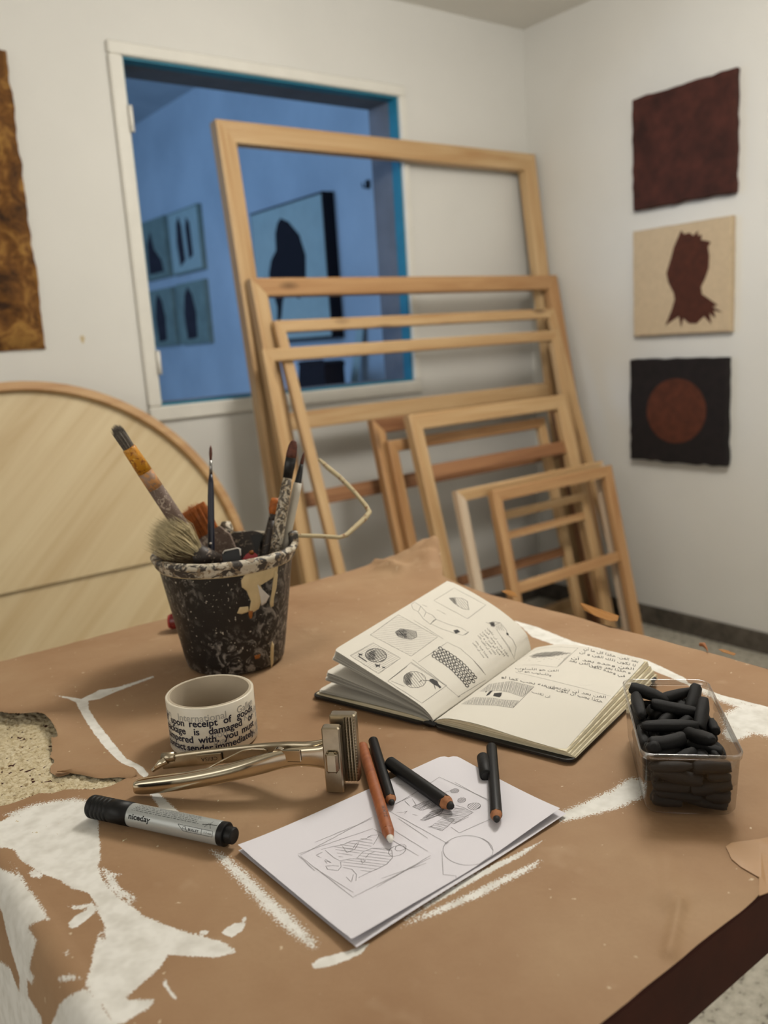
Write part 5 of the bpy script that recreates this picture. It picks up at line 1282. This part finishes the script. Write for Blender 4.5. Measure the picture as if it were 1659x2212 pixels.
# ------------------------------------------------------------------ pencils
def pencil(name, label, pxa, pxb, za, zb, r, body, tipm, lead, tip=0.012, cat='pencil', hexa=False, back=0.0):
    """pxa = blunt end, pxb = point"""
    a, b = pz(pxa, za), pz(pxb, zb); d = (b-a).normalized(); L = (b-a).length; a = a-d*back; L += back
    t = thing(name, Vector((a.x, a.y, 0)), label, cat)
    X = d; Z = Vector((0, 0, 1)); Z = (Z-X*Z.dot(X)).normalized(); Y = Z.cross(X)
    def at_(s_, rr, n_=20): return [a+X*s_+(Y*math.cos(2*math.pi*k/n_)+Z*math.sin(2*math.pi*k/n_))*rr for k in range(n_)]
    o = sharp(G().loft([at_(0, r*0.86), at_(0.0006, r), at_(L-tip*0.95, r), at_(L-tip*0.93, r*0.99)]).build('barrel', body, t, origin=a))
    # scalloped sharpening
    n_ = 20; r1 = []; r0 = at_(L-tip*0.95, r*1.003)
    r0 = [p+X*0.0016*math.sin(k*2*math.pi*4/n_) for k, p in enumerate(r0)]
    sharp(G().loft([r0, at_(L-tip*0.35, r*0.62)]).build('sharpened_cone', tipm, t), 60)
    G().loft([at_(L-tip*0.36, r*0.60), at_(L-tip*0.1, r*0.42), at_(L, r*0.2)]).build('lead', lead, t)
    return t, a, X, Y, Z, L
pt, pa, pX, pY, pZ, pL = pencil('sanguine_pencil', 'orange-brown wooden pencil with a white point beside the pliers', (783, 1612), (845, 1818), 0.0055, 0.0062, 0.0049, M_PBRN, M_PBRN, M_LEADW, 0.016)
V = []; Fc = []; tv, tf = text_geo('WHITE', 0.0); x0 = min(v[0] for v in tv); x1 = max(v[0] for v in tv)
for x, y in tv:
    s_ = pL-0.046+(x-x0)/(x1-x0)*0.018; a = math.radians(80)-(y-0.3)*0.0042/0.0049; V.append(pa+pX*s_+(pY*math.cos(a)+pZ*math.sin(a))*0.00505)
mesh('stamped_letters', V, tf, M_DARKH, pt, smooth=False)
pencil('charcoal_pencil', 'black pencil parallel to the orange-brown one, half on the sheet', (806, 1600), (847, 1737), 0.0048, 0.0058, 0.0047, M_PBLK, M_PWOOD, M_LEADB, 0.009)
pencil('charcoal_pencil', 'thick black pencil lying diagonally across the far sketch', (842, 1648), (978, 1744), 0.0068, 0.0072, 0.0060, M_PBLK, M_PWOOD, M_LEADB, 0.011)
pencil('charcoal_pencil', 'black pencil on the sheet nearest the charcoal box', (1062, 1618), (1073, 1774), 0.0045, 0.0085, 0.0049, M_PBLK, M_PWOOD, M_LEADB, 0.011, back=0.004)
a, b = pz((1043, 1636), 0.006), pz((1050, 1676), 0.006); d = (b-a).normalized()
t = thing('charcoal_stub', Vector((a.x, a.y, 0)), 'short black charcoal stub beside the pencil near the book', 'charcoal')
G().tube([a, a+d*0.001, b-d*0.001, b], [0.0046, 0.0056, 0.0056, 0.0046], 20).build('stub_body', M_CHAR, t, origin=a)
G().tube([b-d*0.0005, b+d*0.0008], [0.0044, 0.0034], 20).build('broken_end', M_LEADB, t, origin=b)

# ------------------------------------------------------------------ charcoal box
xc = Vector((0.5975, 0.4010, 0.0006)); xa = Vector((0.678, -0.735, 0)); xb = Vector((0.735, 0.678, 0)); XH = 0.055
def xp(a, b, z): return xc+xa*a+xb*b+Vector((0, 0, z))
xbox = thing('plastic_box', xc, 'clear plastic box filled with black charcoal sticks', 'box')
def rrect(hx, hy, r, n_=6):
    out = []
    for cx_, cy_, s0 in ((hx-r, hy-r, 0), (-hx+r, hy-r, 90), (-hx+r, -hy+r, 180), (hx-r, -hy+r, 270)):
        for k in range(n_): t_ = math.radians(s0+k*90/(n_-1)); out.append((cx_+r*math.cos(t_), cy_+r*math.sin(t_)))
    return out
hx = lambda z: lerp(0.0345, 0.0370, z/XH); hy = lambda z: lerp(0.0690, 0.0735, z/XH)
def xr(z, off, r=0.010): return [xp(a, b, z) for a, b in rrect(hx(z)+off, hy(z)+off, r)]
g_ = G().loft([xr(0, -0.006, 0.006), xr(0.0012, -0.002, 0.009), xr(0.005, 0), xr(0.02, 0), xr(XH-0.006, 0)], caps=False)
m = len(rrect(1, 1, .1)); g_.F.append(tuple(reversed(range(m))))
g_.build('tray_wall', M_CLEAR, xbox)
G().loft([xr(XH-0.006, 0.0), xr(XH-0.0055, 0.0012), xr(XH-0.0005, 0.0014), xr(XH, 0.0008), xr(XH-0.0005, 0.0), xr(XH-0.0055, -0.0003)], caps=False).build('rim', M_CLEARR, xbox)
# sticks: three shared shapes, each stick its own object
def stick_mesh(k):
    r = random.Random(k); n_ = 12; rings = []; e0, e1 = r.uniform(0.5, 1.0), r.uniform(0.35, 1.0); by, bz = r.uniform(-0.12, 0.12), r.uniform(-0.1, 0.1)
    for s_, q_ in ((-0.5, 0.5*e0), (-0.485, 0.85*e0), (-0.4, lerp(e0, 1, 0.5)), (-0.1, 1.0), (0.2, lerp(1, e1, 0.3)), (0.42, lerp(1, e1, 0.8)), (0.487, 0.85*e1), (0.5, 0.5*e1)):
        c = 1-4*s_*s_
        rings.append([(s_+0.02*r.uniform(-1, 1)*(abs(s_) > 0.45), by*c+0.5*q_*math.cos(2*math.pi*i/n_)*(1+0.10*r.uniform(-1, 1)), bz*c+0.5*q_*math.sin(2*math.pi*i/n_)*(1+0.10*r.uniform(-1, 1))) for i in range(n_)])
    g_ = G().loft(rings); me = bpy.data.meshes.new('charcoal_stick'); me.from_pydata([tuple(v) for v in g_.V], [], g_.F); me.materials.append(M_CHAR)
    me.polygons.foreach_set('use_smooth', [True]*len(me.polygons)); return me
SM = [stick_mesh(k) for k in range(9)]
def stick(a, b, z, yaw, tilt, L, dmt, k):
    o = bpy.data.objects.new('charcoal_stick', SM[k % 9]); COL.objects.link(o)
    X = (xa*math.cos(yaw)+xb*math.sin(yaw))*math.cos(tilt)+Vector((0, 0, math.sin(tilt))); Z = Vector((0, 0, 1)); Y = Z.cross(X).normalized(); Z = X.cross(Y); p = xp(a, b, z)
    o.matrix_world = Matrix(((X.x*L, Y.x*dmt, Z.x*dmt, p.x), (X.y*L, Y.y*dmt, Z.y*dmt, p.y), (X.z*L, Y.z*dmt, Z.z*dmt, p.z), (0, 0, 0, 1)))
    tag(o, 'black charcoal stick in the clear plastic box', 'charcoal', 'charcoal sticks in the plastic box'); return o
rg = random.Random(21); cnt_ = 0; top_sticks = []
for lay in range(5):
    z = 0.0070+lay*0.0084
    placed = []
    for yaw_, side_ in ((0.0, -1), (1.5708, 1), (0.0, 1), (1.5708, -1)):
        pos = -0.5
        half = hx(z) if yaw_ == 0 else hy(z)
        cur = -half+0.007
        while cur < half-0.018:
            L = rg.uniform(0.018, 0.040); L = min(L, half-0.006-cur)
            if L < 0.012: break
            dm = rg.uniform(0.0085, 0.0120); mid = cur+L/2; cur += L+0.0015
            if yaw_ == 0: a, b = mid, side_*(hy(z)-dm/2-0.0016)
            else: a, b = side_*(hx(z)-dm/2-0.0016), mid
            if yaw_ != 0 and abs(b)+L/2 > hy(z)-0.013: continue
            ca, sa = math.cos(yaw_), math.sin(yaw_)
            placed.append((np.array([a-ca*(L/2-dm/2), b-sa*(L/2-dm/2)]), np.array([a+ca*(L/2-dm/2), b+sa*(L/2-dm/2)]), dm))
            if lay == 4 and side_ == 1 and rg.random() < 0.6: continue
            tl = 0.42 if (yaw_ == 0 and side_ == -1) else 0.12
            stick(a, b, min(z+rg.uniform(-0.0012, 0.0012)+(0.003 if lay == 0 else 0), 0.043), yaw_+rg.uniform(-0.03, 0.03), rg.uniform(-tl, tl)*(0.4 if lay in (0, 4) else 1), L*rg.uniform(0.85, 1.1), dm, cnt_); cnt_ += 1
    tries = 0
    target = 40
    while len(placed) < target and tries < 1500:
        tries += 1
        L = rg.uniform(0.016, 0.044)*(1 if tries < 700 else 0.7); dm = rg.uniform(0.0080, 0.0125); yaw = rg.choice([0, 0.4, -0.5, 1.2, 1.57, 1.9, 0.9])+rg.uniform(-0.3, 0.3)
        ex = abs(math.cos(yaw))*L/2+abs(math.sin(yaw))*dm/2+0.001; ey = abs(math.sin(yaw))*L/2+abs(math.cos(yaw))*dm/2+0.001
        mx_, my_ = hx(z)-0.0012-ex, hy(z)-0.0012-ey
        if mx_ <= 0 or my_ <= 0: continue
        a, b = rg.uniform(-mx_, mx_), rg.uniform(-my_, my_)
        if abs(a)+ex > hx(z)-0.004 and abs(b)+ey > hy(z)-0.004: continue
        ca, sa = math.cos(yaw), math.sin(yaw)
        A0 = np.array([a-ca*(L/2-dm/2), b-sa*(L/2-dm/2)]); A1 = np.array([a+ca*(L/2-dm/2), b+sa*(L/2-dm/2)])
        ok = True
        for (B0, B1, d2_) in placed:
            for s_ in np.linspace(0, 1, 6):
                p = A0+(A1-A0)*s_; ab = B1-B0; t_ = np.clip(((p-B0)@ab)/(ab@ab+1e-12), 0, 1)
                if np.hypot(*(p-(B0+ab*t_))) < (dm+d2_)/2*0.84: ok = False; break
            if not ok: break
        if not ok: continue
        placed.append((A0, A1, dm)); stick(a, b, z+rg.uniform(-0.0008, 0.0008), yaw, rg.uniform(-0.10, 0.10), L, dm, cnt_); cnt_ += 1
for a, b, yaw, tilt, L, dm in ((0.012, -0.030, 1.95, -0.28, 0.044, 0.0125), (-0.014, -0.040, 0.35, 0.05, 0.030, 0.0125), (-0.008, -0.012, 0.05, 0.0, 0.046, 0.011), (-0.026, -0.052, 1.4, -0.5, 0.022, 0.0125), (-0.028, 0.028, 1.57, 0.0, 0.046, 0.011), (0.022, 0.012, 1.3, 0.35, 0.036, 0.0115), (0.004, 0.050, 0.2, 0.25, 0.036, 0.012), (-0.016, 0.052, 2.7, 0.2, 0.036, 0.012), (0.020, 0.042, 1.2, 0.5, 0.032, 0.0125), (0.002, 0.024, 2.9, 0.1, 0.040, 0.011)):
    top_sticks.append(stick(a, b, 0.0490, yaw, tilt, L, dm, cnt_)); cnt_ += 1
for o, lb in zip(top_sticks, ('thick charcoal stick slanting on top by the right front of the box', 'stout charcoal stick lying on top just behind the box front', 'longest charcoal stick, lying straight across the middle of the box', 'upended charcoal stump in the left front corner of the box', 'charcoal stick lying along the left wall on top of the heap', 'charcoal stick propped on the right wall on top of the heap', 'charcoal stick lifted at the back right of the heap', 'charcoal stick across the back left corner of the heap', 'steep charcoal stick rising at the back right of the box', 'charcoal stick lying crosswise on top in the back half of the box')):
    o['label'] = lb

# ------------------------------------------------------------------ small bits on the paper
def scrap(name, pl, label, mat, cat='tape', z0=0.0008, curl=0.004, th=0.0003):
    c_ = pz((sum(p[0] for p in pl)/len(pl), sum(p[1] for p in pl)/len(pl)))
    t = thing(name, c_, label, cat); n_ = len(pl)
    top = []
    for p in pl:
        q_ = pz(p, z0+curl*0.5); k = (q_-c_).length; h = KBVH.ray_cast(Vector((q_.x, q_.y, 0.2)), Vector((0, 0, -1)))
        zz = (h[0].z if h[0] else 0.0)+z0+curl*min(1, k/0.03)**2; top.append(pz(p, zz))
    G().loft([top, [v-Vector((0, 0, th)) for v in top]]).build('tape_strip', mat, t, smooth=False); return t
scrap('tape_scrap', [(1252, 1302), (1262, 1304), (1300, 1318), (1337, 1330), (1334, 1341), (1318, 1342), (1285, 1330), (1262, 1318)], 'curled amber tape scrap on the right edge, nearer the stretcher frames', M_AMBER, curl=0.006)
scrap('tape_scrap', [(1552, 1402), (1566, 1403), (1590, 1412), (1586, 1416), (1560, 1408)], 'small amber tape scrap at the right table edge', M_AMBER, curl=0.002)
scrap('packing_tape', [(1568, 1828), (1580, 1820), (1640, 1812), (1700, 1800), (1720, 1870), (1659, 1928), (1640, 1935), (1640, 1895), (1600, 1872), (1580, 1855)], 'flat strip of brown packing tape at the right table corner', M_STAIN, curl=0.0004)
scrap('tape_scrap', [(1082, 1276), (1098, 1274), (1112, 1279), (1118, 1290), (1100, 1286)], 'tiny amber tape scrap beyond the open book', M_AMBER, curl=0.002)
t = thing('wood_splinter', pz((1522, 1396), 0.002), 'pale wood splinter on the right table edge', 'splinter')
G().tube([pz((1512, 1392), 0.004), pz((1520, 1392), 0.005), pz((1526, 1400), 0.002), pz((1529, 1407), 0.0015)], [0.0022, 0.0026, 0.0014, 0.0004], 8).build('sliver', M_PWOOD, t)
